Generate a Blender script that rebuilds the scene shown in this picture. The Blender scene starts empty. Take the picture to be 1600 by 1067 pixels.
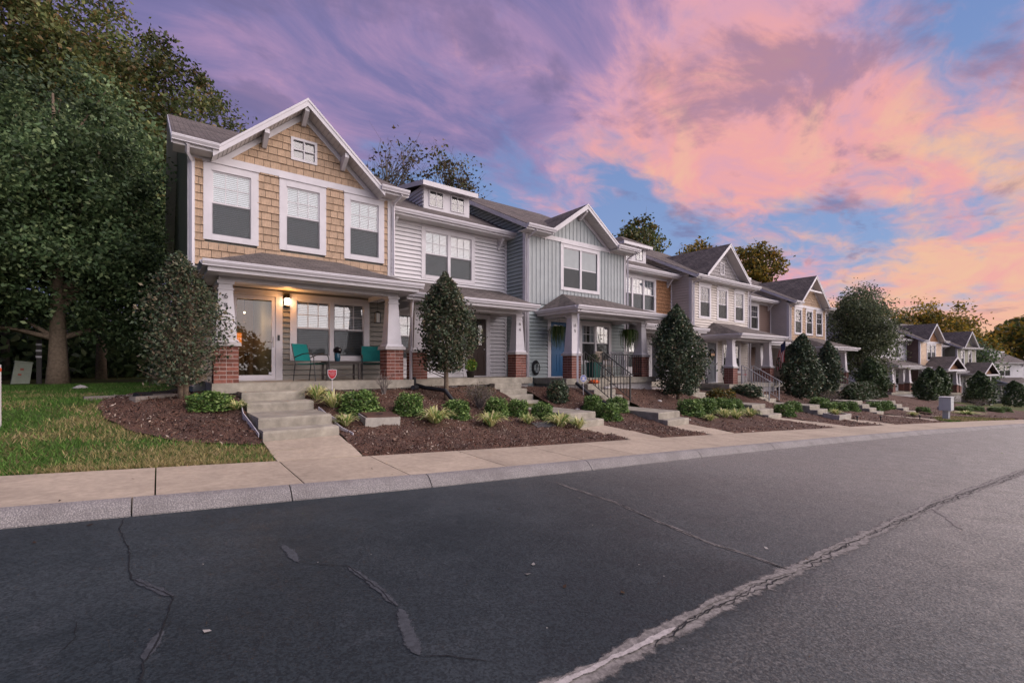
import bpy, math, random
import numpy as np
from mathutils import Vector, Matrix
random.seed(11)
rng = np.random.default_rng(11)
R = math.radians
scene = bpy.context.scene
COL = scene.collection

# ---------------------------------------------------------------- camera
cam_d = bpy.data.cameras.new('camera')
cam = bpy.data.objects.new('camera', cam_d); COL.objects.link(cam)
cam.location = (0, 0, 0.36)
cam.rotation_euler = (R(90), 0, math.atan(945 / 722) - R(90))
cam_d.sensor_width = 36; cam_d.lens = 16.245; cam_d.shift_y = 0.0234
cam_d.clip_start = 0.05; cam_d.clip_end = 2000
scene.camera = cam

# ---------------------------------------------------------------- world: dusk sky with lit clouds
SUN_AZ, SUN_EL = R(-50), R(17)
world = bpy.data.worlds.new('World'); scene.world = world; world.use_nodes = True
wn, wl = world.node_tree.nodes, world.node_tree.links
wn.clear()
def W(t, **k):
    n = wn.new(t)
    for a, b in k.items(): setattr(n, a, b)
    return n
def wmath(op, a, b=None, c=None):
    n = W('ShaderNodeMath', operation=op)
    for i, v in enumerate((a, b, c)):
        if v is None: continue
        if isinstance(v, (int, float)): n.inputs[i].default_value = v
        else: wl.new(v, n.inputs[i])
    return n.outputs[0]
def wsmooth(v, lo, hi, a=0.0, b=1.0):
    n = W('ShaderNodeMapRange', interpolation_type='SMOOTHSTEP')
    wl.new(v, n.inputs['Value'])
    for k, x in (('From Min', lo), ('From Max', hi), ('To Min', a), ('To Max', b)): n.inputs[k].default_value = x
    return n.outputs[0]
def wnoise(vec, scale, detail, dist=0.0, rough=.55, off=(0, 0, 0)):
    m = W('ShaderNodeMapping'); m.inputs['Location'].default_value = off
    wl.new(vec, m.inputs['Vector'])
    n = W('ShaderNodeTexNoise'); wl.new(m.outputs[0], n.inputs['Vector'])
    n.inputs['Scale'].default_value = scale; n.inputs['Detail'].default_value = detail
    n.inputs['Roughness'].default_value = rough; n.inputs['Distortion'].default_value = dist
    return n.outputs[0]
def wmix(f, a, b):
    n = W('ShaderNodeMix', data_type='RGBA')
    if isinstance(f, (int, float)): n.inputs[0].default_value = f
    else: wl.new(f, n.inputs[0])
    for i, v in ((6, a), (7, b)):
        if isinstance(v, tuple): n.inputs[i].default_value = (*v, 1)
        else: wl.new(v, n.inputs[i])
    return n.outputs[2]
def wramp(f, stops):
    n = W('ShaderNodeValToRGB'); wl.new(f, n.inputs[0]); e = n.color_ramp.elements
    while len(e) < len(stops): e.new(.5)
    for i, (p, c) in enumerate(stops): e[i].position = p; e[i].color = (*c, 1)
    return n.outputs[0]
def wdot(vec, d):
    n = W('ShaderNodeVectorMath', operation='DOT_PRODUCT'); wl.new(vec, n.inputs[0])
    d = Vector(d).normalized(); n.inputs[1].default_value = d
    return n.outputs['Value']
def azel(az, el): return (math.cos(R(az)) * math.cos(R(el)), math.sin(R(az)) * math.cos(R(el)), math.sin(R(el)))
tc = W('ShaderNodeTexCoord').outputs['Generated']
nrm = W('ShaderNodeVectorMath', operation='NORMALIZE'); wl.new(tc, nrm.inputs[0]); D = nrm.outputs[0]
sep = W('ShaderNodeSeparateXYZ'); wl.new(D, sep.inputs[0])
zz = wmath('MAXIMUM', sep.outputs[2], 0.0)
den = wmath('ADD', zz, 0.16)
cmb = W('ShaderNodeCombineXYZ')
wl.new(wmath('DIVIDE', sep.outputs[0], den), cmb.inputs[0]); wl.new(wmath('DIVIDE', sep.outputs[1], den), cmb.inputs[1])
rot = W('ShaderNodeMapping'); wl.new(cmb.outputs[0], rot.inputs[0])
rot.inputs['Rotation'].default_value = (0, 0, R(-22)); rot.inputs['Scale'].default_value = (.80, 1.2, 1)
PL = rot.outputs[0]
sky = W('ShaderNodeTexSky', sky_type='NISHITA'); sky.sun_disc = False
sky.sun_elevation = SUN_EL; sky.sun_rotation = R(90) - SUN_AZ; sky.altitude = 200; sky.dust_density = 1.5
hs = W('ShaderNodeVectorMath', operation='SCALE'); wl.new(sky.outputs[0], hs.inputs[0]); hs.inputs['Scale'].default_value = 0.10
clear = wmix(wsmooth(sep.outputs[2], .02, .75), (.33, .47, .82), (.18, .30, .68))     # dusk blue, deeper towards the zenith
clear = wmix(.25, clear, hs.outputs[0])
sunward = wdot(D, (math.cos(R(-12)), math.sin(R(-12)), .12))          # how near a direction is to the afterglow
n_big = wnoise(PL, .85, 5, .5, .5, (SEED0 := 3.1, 7.7, 0))
n_mid = wnoise(PL, 2.3, 9, .9, .62, (1.3, 4.2, 2))
n_fine = wnoise(PL, 6.5, 7, .4, .6, (5.3, 1.2, 4))
def wgauss(az, el, w):      # a soft patch of the sky around one direction
    return wsmooth(wdot(D, azel(az, el)), math.cos(R(w)), math.cos(R(w * .15)))
WG = wgauss
warm = wmath('ADD', wmath('MULTIPLY', WG(33, 21, 17), .38), wmath('MULTIPLY', WG(10, 10, 18), .38))
warm = wmath('ADD', warm, wmath('MULTIPLY', WG(78, 32, 12), .22))
tone = wmath('ADD', sunward, wmath('MULTIPLY', wmath('SUBTRACT', n_mid, .5), 2.1))
tone = wmath('ADD', tone, warm)
cloudcol = wramp(wsmooth(tone, -.74, 1.82), [(0, (.15, .15, .34)), (.26, (.25, .21, .43)), (.46, (.45, .29, .50)), (.62, (.82, .42, .52)), (.80, (1.0, .45, .42)), (1, (1.0, .60, .38))])
gap = wmath('MULTIPLY', wgauss(48, 17, 17), .26)
for az_, el_, w_, k_ in ((37, 12, 11, .13), (19, 11, 8, .08), (66, 17, 12, .16), (4, 30, 12, .13), (58, 34, 9, .12)):
    gap = wmath('ADD', gap, wmath('MULTIPLY', wgauss(az_, el_, w_), k_))
cover = wsmooth(wmath('SUBTRACT', wmath('ADD', n_big, wmath('MULTIPLY', wmath('SUBTRACT', n_fine, .5), .42)), gap), .28, .50)
skyc = wmix(wmath('MULTIPLY', cover, .93), clear, cloudcol)
dark = wsmooth(wmath('ADD', wnoise(PL, 1.9, 8, .5, .58, (9.1, 2.2, 1)), wmath('MULTIPLY', wmath('SUBTRACT', n_fine, .5), .30)), .53, .66)
skyc = wmix(wmath('MULTIPLY', dark, .58), skyc, (.20, .17, .33))
hz = wsmooth(zz, 0.0, .17, 1, 0)
hzc = wramp(wsmooth(sunward, -.6, 1.0), [(0, (.36, .25, .36)), (.55, (.66, .40, .50)), (.85, (1.0, .50, .47)), (1, (1.0, .58, .36))])
skyc = wmix(wmath('MULTIPLY', hz, .6), skyc, hzc)
bg = W('ShaderNodeBackground'); wl.new(skyc, bg.inputs[0]); bg.inputs[1].default_value = 0.50
wl.new(bg.outputs[0], W('ShaderNodeOutputWorld').inputs[0])

# ---------------------------------------------------------------- the afterglow: one very soft sun from the street side, widened as added fill
sun_d = bpy.data.lights.new('sun', 'SUN'); sun = bpy.data.objects.new('sun', sun_d); COL.objects.link(sun)
sun_d.energy = 3.3; sun_d.angle = R(105); sun_d.color = (1.0, .935, .90)
SUN_DIR = Vector((math.cos(SUN_AZ) * math.cos(SUN_EL), math.sin(SUN_AZ) * math.cos(SUN_EL), math.sin(SUN_EL)))
sun.rotation_euler = SUN_DIR.to_track_quat('Z', 'Y').to_euler(); sun.location = (20, -20, 12)
scene.view_settings.view_transform = 'Standard'; scene.view_settings.look = 'None'
scene.view_settings.exposure = 0.86; scene.view_settings.gamma = 1.0
scene.render.engine = 'CYCLES'; scene.cycles.max_bounces = 6; scene.cycles.transparent_max_bounces = 12
scene.cycles.use_denoising = True

# ---------------------------------------------------------------- helpers
class MB:
    def __init__(s): s.v = []; s.f = []
    def poly(s, pts):
        n = len(s.v); s.v += [tuple(p) for p in pts]; s.f.append(tuple(range(n, n + len(pts)))); return s
    def box(s, x0, x1, y0, y1, z0, z1):
        n = len(s.v)
        s.v += [(x0, y0, z0), (x1, y0, z0), (x1, y1, z0), (x0, y1, z0), (x0, y0, z1), (x1, y0, z1), (x1, y1, z1), (x0, y1, z1)]
        s.f += [(n, n+3, n+2, n+1), (n+4, n+5, n+6, n+7), (n, n+1, n+5, n+4), (n+1, n+2, n+6, n+5), (n+2, n+3, n+7, n+6), (n+3, n, n+4, n+7)]
        return s
    def loft(s, A, B, caps=True):            # two rings of equal length
        n = len(s.v); k = len(A); s.v += [tuple(p) for p in A] + [tuple(p) for p in B]
        s.f += [(n+i, n+(i+1) % k, n+k+(i+1) % k, n+k+i) for i in range(k)]
        if caps: s.f += [tuple(range(n+k-1, n-1, -1)), tuple(range(n+k, n+2*k))]
        return s
    def slab(s, pts, d):                      # polygon thickened by vector d
        return s.loft(pts, [(p[0]+d[0], p[1]+d[1], p[2]+d[2]) for p in pts])
    def frus(s, cx, cy, z0, z1, a, b, a2=None, b2=None):   # tapered square post, half sizes
        a2 = a if a2 is None else a2; b2 = b if b2 is None else b2
        r = lambda a, z: [(cx-a, cy-a, z), (cx+a, cy-a, z), (cx+a, cy+a, z), (cx-a, cy+a, z)]
        return s.loft(r(a, z0), r(b, z1))
    def tube(s, pts, rad, n=6, cap=True):
        pts = [Vector(p) for p in pts]; k = len(pts)
        if not isinstance(rad, (list, tuple)): rad = [rad] * k
        b = len(s.v); up = Vector((0.13, .21, .97)); last = None
        for i, p in enumerate(pts):
            t = (pts[min(i+1, k-1)] - pts[max(i-1, 0)])
            t = t.normalized() if t.length > 1e-9 else Vector((0, 0, 1))
            u = t.cross(last if last else (up if abs(t.dot(up)) < .95 else Vector((1, 0, 0))))
            u.normalize(); w = t.cross(u); last = u.cross(t) * -1 if False else (up if abs(t.dot(up)) < .95 else Vector((1, 0, 0)))
            for j in range(n):
                a = 2 * math.pi * j / n
                s.v.append(tuple(p + (u * math.cos(a) + w * math.sin(a)) * rad[i]))
        for i in range(k - 1):
            for j in range(n):
                s.f.append((b+i*n+j, b+i*n+(j+1) % n, b+(i+1)*n+(j+1) % n, b+(i+1)*n+j))
        if cap: s.f += [tuple(range(b+n-1, b-1, -1)), tuple(range(b+(k-1)*n, b+k*n))]
        return s
    def lathe(s, prof, cx=0, cy=0, n=16):
        b = len(s.v)
        for r, z in prof:
            for j in range(n):
                a = 2*math.pi*j/n; s.v.append((cx+r*math.cos(a), cy+r*math.sin(a), z))
        for i in range(len(prof)-1):
            for j in range(n): s.f.append((b+i*n+j, b+i*n+(j+1) % n, b+(i+1)*n+(j+1) % n, b+(i+1)*n+j))
        s.f += [tuple(range(b+n-1, b-1, -1)), tuple(range(b+(len(prof)-1)*n, b+len(prof)*n))]
        return s
    def mesh(s, name):
        m = bpy.data.meshes.new(name); m.from_pydata(s.v, [], s.f); m.update(); return m
    def build(s, name, mat, parent=None, smooth=False, loc=(0, 0, 0), rot=(0, 0, 0)):
        m = s.mesh(name)
        if smooth: m.polygons.foreach_set('use_smooth', [True] * len(m.polygons))
        return put(name, m, mat, parent, loc, rot)
class PC:                                     # like MB, but every primitive becomes an object of its own
    def __init__(s): s.l = []
    def new(s): m = MB(); s.l.append(m); return m
    def box(s, *a): s.new().box(*a); return s
    def slab(s, *a): s.new().slab(*a); return s
    def loft(s, *a): s.new().loft(*a); return s
    def poly(s, *a): s.new().poly(*a); return s
    def build(s, name, mat, parent=None): return [m.build(name, mat, parent) for m in s.l]
def put(name, mesh, mat, parent=None, loc=(0, 0, 0), rot=(0, 0, 0), scale=(1, 1, 1)):
    o = bpy.data.objects.new(name, mesh); COL.objects.link(o)
    if mat is not None and len(mesh.materials) == 0: mesh.materials.append(mat)
    o.parent = parent; o.location = loc; o.rotation_euler = rot; o.scale = scale
    return o
def tag(o, label=None, cat=None, group=None, kind=None):
    if label: o['label'] = label
    if cat: o['category'] = cat
    if group: o['group'] = group
    if kind: o['kind'] = kind
    return o
def thing(name, label, cat, loc=(0, 0, 0), rz=0, group=None):
    o = bpy.data.objects.new(name, None); COL.objects.link(o); o.empty_display_size = .2
    o.location = loc; o.rotation_euler = (0, 0, rz)
    return tag(o, label, cat, group)
def struct(o): return tag(o, kind='structure')
def copy_tree(o, parent=None):
    c = o.copy(); COL.objects.link(c); c.parent = parent
    for ch in list(o.children): copy_tree(ch, c)
    return c

# ---------------------------------------------------------------- materials
MATS = {}
def mat(name, col, rough=.6, var=.12, scale=6, bump=0.0, bscale=80, orand=0.0, spec=.35, metal=0.0, hue=None, stain=0.0):
    if name in MATS: return MATS[name]
    m = bpy.data.materials.new(name); m.use_nodes = True; MATS[name] = m
    nt = m.node_tree; N, L = nt.nodes, nt.links; b = N['Principled BSDF']
    tc = N.new('ShaderNodeTexCoord'); nz = N.new('ShaderNodeTexNoise')
    L.new(tc.outputs['Object'], nz.inputs['Vector']); nz.inputs['Scale'].default_value = scale; nz.inputs['Detail'].default_value = 6; nz.inputs['Roughness'].default_value = .62
    mx = N.new('ShaderNodeMix'); mx.data_type = 'RGBA'
    c2 = hue if hue else col
    mx.inputs[6].default_value = (*[c * (1 - var) for c in col], 1); mx.inputs[7].default_value = (*[min(1, c * (1 + var)) for c in c2], 1)
    mr = N.new('ShaderNodeMapRange'); mr.inputs[1].default_value = .3; mr.inputs[2].default_value = .7
    L.new(nz.outputs[0], mr.inputs[0]); L.new(mr.outputs[0], mx.inputs[0])
    out = mx.outputs[2]
    if stain:
        n3 = N.new('ShaderNodeTexNoise'); L.new(tc.outputs['Object'], n3.inputs['Vector']); n3.inputs['Scale'].default_value = 1.1; n3.inputs['Detail'].default_value = 9; n3.inputs['Roughness'].default_value = .72; n3.inputs['Distortion'].default_value = .6
        r3 = N.new('ShaderNodeMapRange'); r3.inputs[1].default_value = .42; r3.inputs[2].default_value = .66; r3.inputs[3].default_value = 1; r3.inputs[4].default_value = 1 - stain
        L.new(n3.outputs[0], r3.inputs[0]); h3 = N.new('ShaderNodeHueSaturation'); L.new(out, h3.inputs['Color']); L.new(r3.outputs[0], h3.inputs['Value']); out = h3.outputs[0]
    if orand:
        oi = N.new('ShaderNodeObjectInfo'); hv = N.new('ShaderNodeHueSaturation')
        r2 = N.new('ShaderNodeMapRange'); r2.inputs[3].default_value = 1 - orand; r2.inputs[4].default_value = 1 + orand
        L.new(oi.outputs['Random'], r2.inputs[0]); L.new(r2.outputs[0], hv.inputs['Value']); L.new(out, hv.inputs['Color']); out = hv.outputs[0]
    L.new(out, b.inputs['Base Color'])
    b.inputs['Roughness'].default_value = rough; b.inputs['Specular IOR Level'].default_value = spec; b.inputs['Metallic'].default_value = metal
    if bump:
        n2 = N.new('ShaderNodeTexNoise'); L.new(tc.outputs['Object'], n2.inputs['Vector']); n2.inputs['Scale'].default_value = bscale; n2.inputs['Detail'].default_value = 4
        bp = N.new('ShaderNodeBump'); bp.inputs['Strength'].default_value = bump; bp.inputs['Distance'].default_value = .02
        L.new(n2.outputs[0], bp.inputs['Height']); L.new(bp.outputs[0], b.inputs['Normal'])
    return m
def emit_mat(name, col, s):
    m = bpy.data.materials.new(name); m.use_nodes = True; b = m.node_tree.nodes['Principled BSDF']
    b.inputs['Base Color'].default_value = (*col, 1); b.inputs['Emission Color'].default_value = (*col, 1); b.inputs['Emission Strength'].default_value = s
    return m
def glass_mat(name, tint, blend, add, rough=.015, wav=.0):
    m = bpy.data.materials.new(name); m.use_nodes = True; N, L = m.node_tree.nodes, m.node_tree.links; N.clear()
    o = N.new('ShaderNodeOutputMaterial'); t = N.new('ShaderNodeBsdfTransparent'); t.inputs[0].default_value = (*tint, 1)
    g = N.new('ShaderNodeBsdfGlossy'); g.inputs['Roughness'].default_value = rough; g.inputs[0].default_value = (.95, .95, .95, 1)
    lw = N.new('ShaderNodeLayerWeight'); lw.inputs['Blend'].default_value = blend
    ad = N.new('ShaderNodeMath'); ad.operation = 'ADD'; ad.use_clamp = True; L.new(lw.outputs['Fresnel'], ad.inputs[0]); ad.inputs[1].default_value = add
    if wav:
        tcn = N.new('ShaderNodeTexCoord'); nz = N.new('ShaderNodeTexNoise'); nz.inputs['Scale'].default_value = 2.2
        bp = N.new('ShaderNodeBump'); bp.inputs['Strength'].default_value = wav; bp.inputs['Distance'].default_value = .02
        L.new(tcn.outputs['Object'], nz.inputs[0]); L.new(nz.outputs[0], bp.inputs['Height']); L.new(bp.outputs[0], g.inputs['Normal'])
    mx = N.new('ShaderNodeMixShader'); L.new(ad.outputs[0], mx.inputs[0]); L.new(t.outputs[0], mx.inputs[1]); L.new(g.outputs[0], mx.inputs[2]); L.new(mx.outputs[0], o.inputs[0])
    return m
def shingle_mat(name, rotz, c1, c2):
    m = bpy.data.materials.new(name); m.use_nodes = True; N, L = m.node_tree.nodes, m.node_tree.links; b = N['Principled BSDF']
    tc = N.new('ShaderNodeTexCoord'); mp = N.new('ShaderNodeMapping'); mp.inputs['Rotation'].default_value = (0, 0, rotz); L.new(tc.outputs['Object'], mp.inputs[0])
    br = N.new('ShaderNodeTexBrick'); L.new(mp.outputs[0], br.inputs['Vector'])
    br.inputs['Color1'].default_value = (*c1, 1); br.inputs['Color2'].default_value = (*c2, 1); br.inputs['Mortar'].default_value = (.02, .018, .018, 1)
    br.inputs['Scale'].default_value = 1; br.inputs['Brick Width'].default_value = .24; br.inputs['Row Height'].default_value = .125; br.inputs['Mortar Size'].default_value = .007; br.inputs['Bias'].default_value = -.1
    nz = N.new('ShaderNodeTexNoise'); nz.inputs['Scale'].default_value = 1.3; nz.inputs['Detail'].default_value = 8; nz.inputs['Roughness'].default_value = .75; L.new(mp.outputs[0], nz.inputs[0])
    hv = N.new('ShaderNodeHueSaturation'); L.new(br.outputs[0], hv.inputs['Color'])
    mr = N.new('ShaderNodeMapRange'); mr.inputs[1].default_value = .3; mr.inputs[2].default_value = .7; mr.inputs[3].default_value = .6; mr.inputs[4].default_value = 1.45
    L.new(nz.outputs[0], mr.inputs[0]); L.new(mr.outputs[0], hv.inputs['Value']); L.new(hv.outputs[0], b.inputs['Base Color'])
    bp = N.new('ShaderNodeBump'); bp.inputs['Strength'].default_value = .9; bp.inputs['Distance'].default_value = .012; bp.invert = True
    L.new(br.outputs['Fac'], bp.inputs['Height']); L.new(bp.outputs[0], b.inputs['Normal'])
    b.inputs['Roughness'].default_value = .9; b.inputs['Specular IOR Level'].default_value = .2
    return m
def leaf_mat(name, trans=.35, rough=.5, spec=.3):
    m = bpy.data.materials.new(name); m.use_nodes = True; N, L = m.node_tree.nodes, m.node_tree.links; b = N['Principled BSDF']
    a = N.new('ShaderNodeAttribute'); a.attribute_name = 'Col'; L.new(a.outputs['Color'], b.inputs['Base Color'])
    b.inputs['Roughness'].default_value = rough; b.inputs['Specular IOR Level'].default_value = spec
    t = N.new('ShaderNodeBsdfTranslucent'); L.new(a.outputs['Color'], t.inputs[0])
    mx = N.new('ShaderNodeMixShader'); mx.inputs[0].default_value = trans
    L.new(b.outputs[0], mx.inputs[1]); L.new(t.outputs[0], mx.inputs[2]); L.new(mx.outputs[0], N['Material Output'].inputs[0])
    return m

TRIM = mat('white_trim', (.60, .57, .59), .5, .06, 3, .02, 30, stain=.10)
TRIM2 = mat('white_gutter', (.58, .55, .58), .38, .05, 2, spec=.5)
SOFFIT = mat('white_soffit', (.56, .53, .51), .6, .06, 3)
CONC = mat('step_concrete', (.36, .325, .265), .85, .22, 5, .35, 120, orand=.06, stain=.38)
WALKC = mat('walk_concrete', (.43, .352, .268), .88, .14, 14, .25, 160, orand=.07, stain=.24)
CAPC = mat('cap_stone', (.42, .39, .38), .8, .15, 10, .3, 90)
BRICK = mat('red_brick', (.195, .074, .054), .85, .28, 14, .4, 90, orand=.28)
MORTAR = mat('mortar', (.52, .42, .38), .95, .15, 20, .3, 120)
IRON = mat('black_iron', (.012, .012, .014), .45, .1, 10, spec=.5)
DARKM = mat('dark_bronze', (.03, .024, .02), .5, .1, 10)
BLACKP = mat('black_plastic', (.016, .017, .02), .45, .15, 10)
DARK = mat('dark_interior', (.03, .026, .024), .8, .2, 3)
BLIND = mat('white_blind', (.47, .46, .50), .5, .03, 2)
SCREEN = glass_mat('insect_screen', (.33, .34, .35), .05, .02, .4)
GLASS = glass_mat('window_glass', (.90, .93, .93), .14, .09, .012, .0)
DGLASS = glass_mat('door_glass', (.80, .82, .82), .10, .035, .008, .0)
SHG_Y = shingle_mat('roof_shingles', 0, (.155, .130, .118), (.100, .086, .082))
SHG_X = shingle_mat('gable_roof_shingles', R(90), (.155, .130, .118), (.100, .086, .082))
LEAF = leaf_mat('leaves', .30); GLOSSLEAF = leaf_mat('glossy_leaves', .15, .42, .30); BLADE = leaf_mat('blades', .3, .6, .2)
GOLDLEAF = leaf_mat('back_lit_leaves', .6)
BARK = mat('bark', (.10, .085, .070), .9, .35, 9, .6, 30)
PALEBARK = mat('pale_bark', (.20, .15, .105), .9, .35, 14, .5, 40)
GREYTWIG = mat('grey_twig', (.20, .17, .15), .9, .3, 14)

# ---------------------------------------------------------------- foliage builders
def col_attr(m, cols):
    a = m.color_attributes.new('Col', 'FLOAT_COLOR', 'POINT')
    c = np.ones((len(cols), 4), np.float32); c[:, :3] = cols; a.data.foreach_set('color', c.ravel())
def tri_mesh(name, V, F, cols, k):            # V (n,k,3): one k-gon each
    n = len(V); m = bpy.data.meshes.new(name)
    m.vertices.add(n * k); m.vertices.foreach_set('co', V.reshape(-1).astype(np.float32))
    m.loops.add(n * k); m.loops.foreach_set('vertex_index', np.arange(n * k, dtype=np.int32))
    m.polygons.add(n); m.polygons.foreach_set('loop_start', np.arange(0, n * k, k, dtype=np.int32))
    m.update(calc_edges=True); col_attr(m, np.repeat(cols, k, 0)); return m
def rand_dirs(n, up=0.0):
    d = rng.normal(size=(n, 3)); d[:, 2] += up; return d / np.linalg.norm(d, axis=1, keepdims=True)
def leaf_mesh(name, P, size, cols, elong=.55, up=.6):
    n = len(P); nn = rand_dirs(n, up); t = rand_dirs(n)
    a = t - nn * (t * nn).sum(1, keepdims=True); a /= np.linalg.norm(a, axis=1, keepdims=True) + 1e-9
    b = np.cross(nn, a); s = (size if np.ndim(size) else np.full(n, size))[:, None]
    s = s * rng.uniform(.7, 1.3, (n, 1))
    V = np.stack([P - a*s, P + b*s*elong - nn*s*.12, P + a*s, P - b*s*elong - nn*s*.12], 1)
    return tri_mesh(name, V, None, cols, 4)
def pick_cols(n, palette, jitter=.25):
    p = np.array([c for c, w in palette]); w = np.array([w for c, w in palette], float)
    c = p[rng.choice(len(p), n, p=w / w.sum())]
    return np.clip(c * rng.uniform(1 - jitter, 1 + jitter, (n, 1)), 0, 1)
def lobe_points(lobes, n, power=.45):
    L = np.array(lobes, float); w = L[:, 3] * L[:, 4] * L[:, 5]
    i = rng.choice(len(L), n, p=w / w.sum()); d = rand_dirs(n); r = rng.uniform(0, 1, n) ** power
    return L[i, :3] + d * r[:, None] * L[i, 3:]
def make_tree(name, label, cat, loc, lobes, trunk_h, trunk_r, n_leaf, size, palette, n_cl=120, cl_r=.5, bark=None, lmat=None, group=None, n_branch=40, twigs=0, lean=(0, 0), up=.5):
    t = thing(name, label, cat, loc, 0, group)
    C = lobe_points(lobes, n_cl, .42)
    k = rng.integers(0, n_cl, n_leaf)
    csz = rng.uniform(.6, 1.35, n_cl)
    P = C[k] + rng.normal(size=(n_leaf, 3)) * (cl_r * csz[k])[:, None] * np.array([1, 1, .75])
    put('crown', leaf_mesh('crown', P, size, pick_cols(n_leaf, palette) * (rng.uniform(.55, 1.40, n_cl)[k])[:, None], .55, up), lmat or LEAF, t)
    b = MB(); top = Vector((lean[0], lean[1], trunk_h)); zt = max(l[2] + l[5] * .4 for l in lobes)
    cx = np.mean([l[0] for l in lobes]); cy = np.mean([l[1] for l in lobes])
    axis = [Vector((0, 0, -.15)), Vector((lean[0]*.3, lean[1]*.3, trunk_h*.4)), top, Vector((lean[0]*.6 + cx*.4, lean[1]*.6 + cy*.4, (trunk_h + zt) / 2)), Vector((cx, cy, zt))]
    b.tube(axis, [trunk_r*1.35, trunk_r, trunk_r*.8, trunk_r*.5, trunk_r*.12], 9)
    for j in range(min(n_branch, n_cl)):
        c = Vector(C[j]); f = random.uniform(.0, .8); z0 = trunk_h + (zt - trunk_h) * f * .8
        if c.z < z0 + .3: z0 = max(trunk_h * .75, c.z - .8)
        s = (z0 - trunk_h) / max(zt - trunk_h, .01); s = max(0, min(1, s))
        p0 = top.lerp(axis[-1], s); p0.z = z0
        mid = p0.lerp(c, .5) + Vector((random.uniform(-.2, .2), random.uniform(-.2, .2), .12)) * (c - p0).length * .4
        r0 = trunk_r * (.42 - .25 * s)
        b.tube([p0, mid, c], [r0, r0*.55, r0*.15], 5, False)
        for q in range(twigs):
            e = c + Vector(rng.normal(size=3)) * cl_r * 1.5 + Vector((0, 0, cl_r * .8)); b.tube([mid.lerp(c, random.uniform(.3, 1)), e], [r0*.22, r0*.08], 3, False)
    b.build('trunk', bark or BARK, t, True)
    return t

# ---------------------------------------------------------------- townhouse builder (local: x along the front, y into the house, z above the porch floor)
def siding_colour(name, col): return mat(name, col, .55, .06, 2.5, .05, 60, orand=.045, stain=.14)
WHITE_S = siding_colour('white_lap_siding', (.61, .585, .60)); TAN_S = siding_colour('taupe_lap_siding', (.235, .215, .185))
SAGE_S = siding_colour('sage_lap_siding', (.30, .345, .345)); CREAM_S = siding_colour('cream_lap_siding', (.56, .50, .45))
BROWN_S = siding_colour('brown_lap_siding', (.17, .11, .09)); YELLOW_S = siding_colour('yellow_lap_siding', (.60, .42, .28))
OLIVE_S = siding_colour('olive_lap_siding', (.25, .24, .17)); BLUEG = siding_colour('blue_grey_panel', (.345, .37, .375)); GREEN_SIDE = siding_colour('grey_green_lap_siding', (.42, .44, .40))
TAN_K = mat('tan_shake', (.45, .315, .215), .8, .18, 9, .5, 60, orand=.13, stain=.15); BROWN_K = mat('brown_shake', (.30, .15, .075), .8, .2, 9, .5, 60, orand=.14)
GREY_K = mat('grey_shake', (.34, .31, .31), .8, .15, 9, .4, 60, orand=.1)
_board = {}
def board_mesh(m):
    if m.name not in _board:
        h = .114; b = MB().loft([(0, -.034, 0), (0, 0, .006), (0, 0, h), (0, -.004, h)], [(1, -.034, 0), (1, 0, .006), (1, 0, h), (1, -.004, h)]); me = b.mesh('siding_board'); me.materials.append(m); _board[m.name] = me
    return _board[m.name]
_shake = {}
def shake_mesh(m):
    if m.name not in _shake:
        l = []
        for q in range(3):
            h = .170; a = .003 * q; b = MB().loft([(0, -.028 - a, 0), (0, 0, 0), (0, 0, h), (0, -.008, h)], [(1, -.028 - a, .0), (1, 0, .0), (1, 0, h), (1, -.008, h)]); me = b.mesh('shake'); me.materials.append(m); l.append(me)
        _shake[m.name] = l
    return random.choice(_shake[m.name])
def spans(x0, x1, z0, z1, holes):
    s = [(x0, x1)]
    for a, b, c, d in holes:
        if min(d, z1) - max(c, z0) < .45 * (z1 - z0): continue
        n = []
        for p, q in s:
            if b <= p or a >= q: n.append((p, q)); continue
            if a > p: n.append((p, a))
            if b < q: n.append((b, q))
        s = n
    return [(p, q) for p, q in s if q - p > .02]
def emitter(par, near, name, m, msh):
    """collect pieces: single objects when near, one joined part when far"""
    acc = MB()
    def add(loc, L, rz=0):
        if near: put(name, msh(m), m, par, loc, (0, 0, rz), (L, 1, 1))
        else:
            me = msh(m); c, s = math.cos(rz), math.sin(rz); n = len(acc.v)
            for v in me.vertices:
                x, y, z = v.co; x *= L; acc.v.append((loc[0] + x*c - y*s, loc[1] + x*s + y*c, loc[2] + z))
            acc.f += [tuple(n + i for i in p.vertices) for p in me.polygons]
    def done():
        if not near and acc.v: tag(acc.build('siding', m, par), kind='stuff')
    return add, done
def lap_wall(par, m, x0, x1, z0, z1, y, holes=(), near=True, ex=.13, tri=None):
    add, done = emitter(par, near, 'siding_board', m, board_mesh)
    z = z0
    while z < z1 - .03:
        a, b = x0, x1
        if tri: a, b = tri(z + ex * .5)
        if b - a > .05:
            for p, q in spans(a, b, z, z + ex, holes): add((p, y, z), q - p)
        z += ex
    done()
def side_lap(par, m, x, z0, z1, rng_fn, near=True, ex=.13):
    add, done = emitter(par, near, 'siding_board', m, board_mesh)
    z = z0
    while z < z1:
        a, b = rng_fn(z + ex * .6)
        if b - a > .06: add((x, b, z), b - a, R(-90))
        z += ex
    done()
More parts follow.
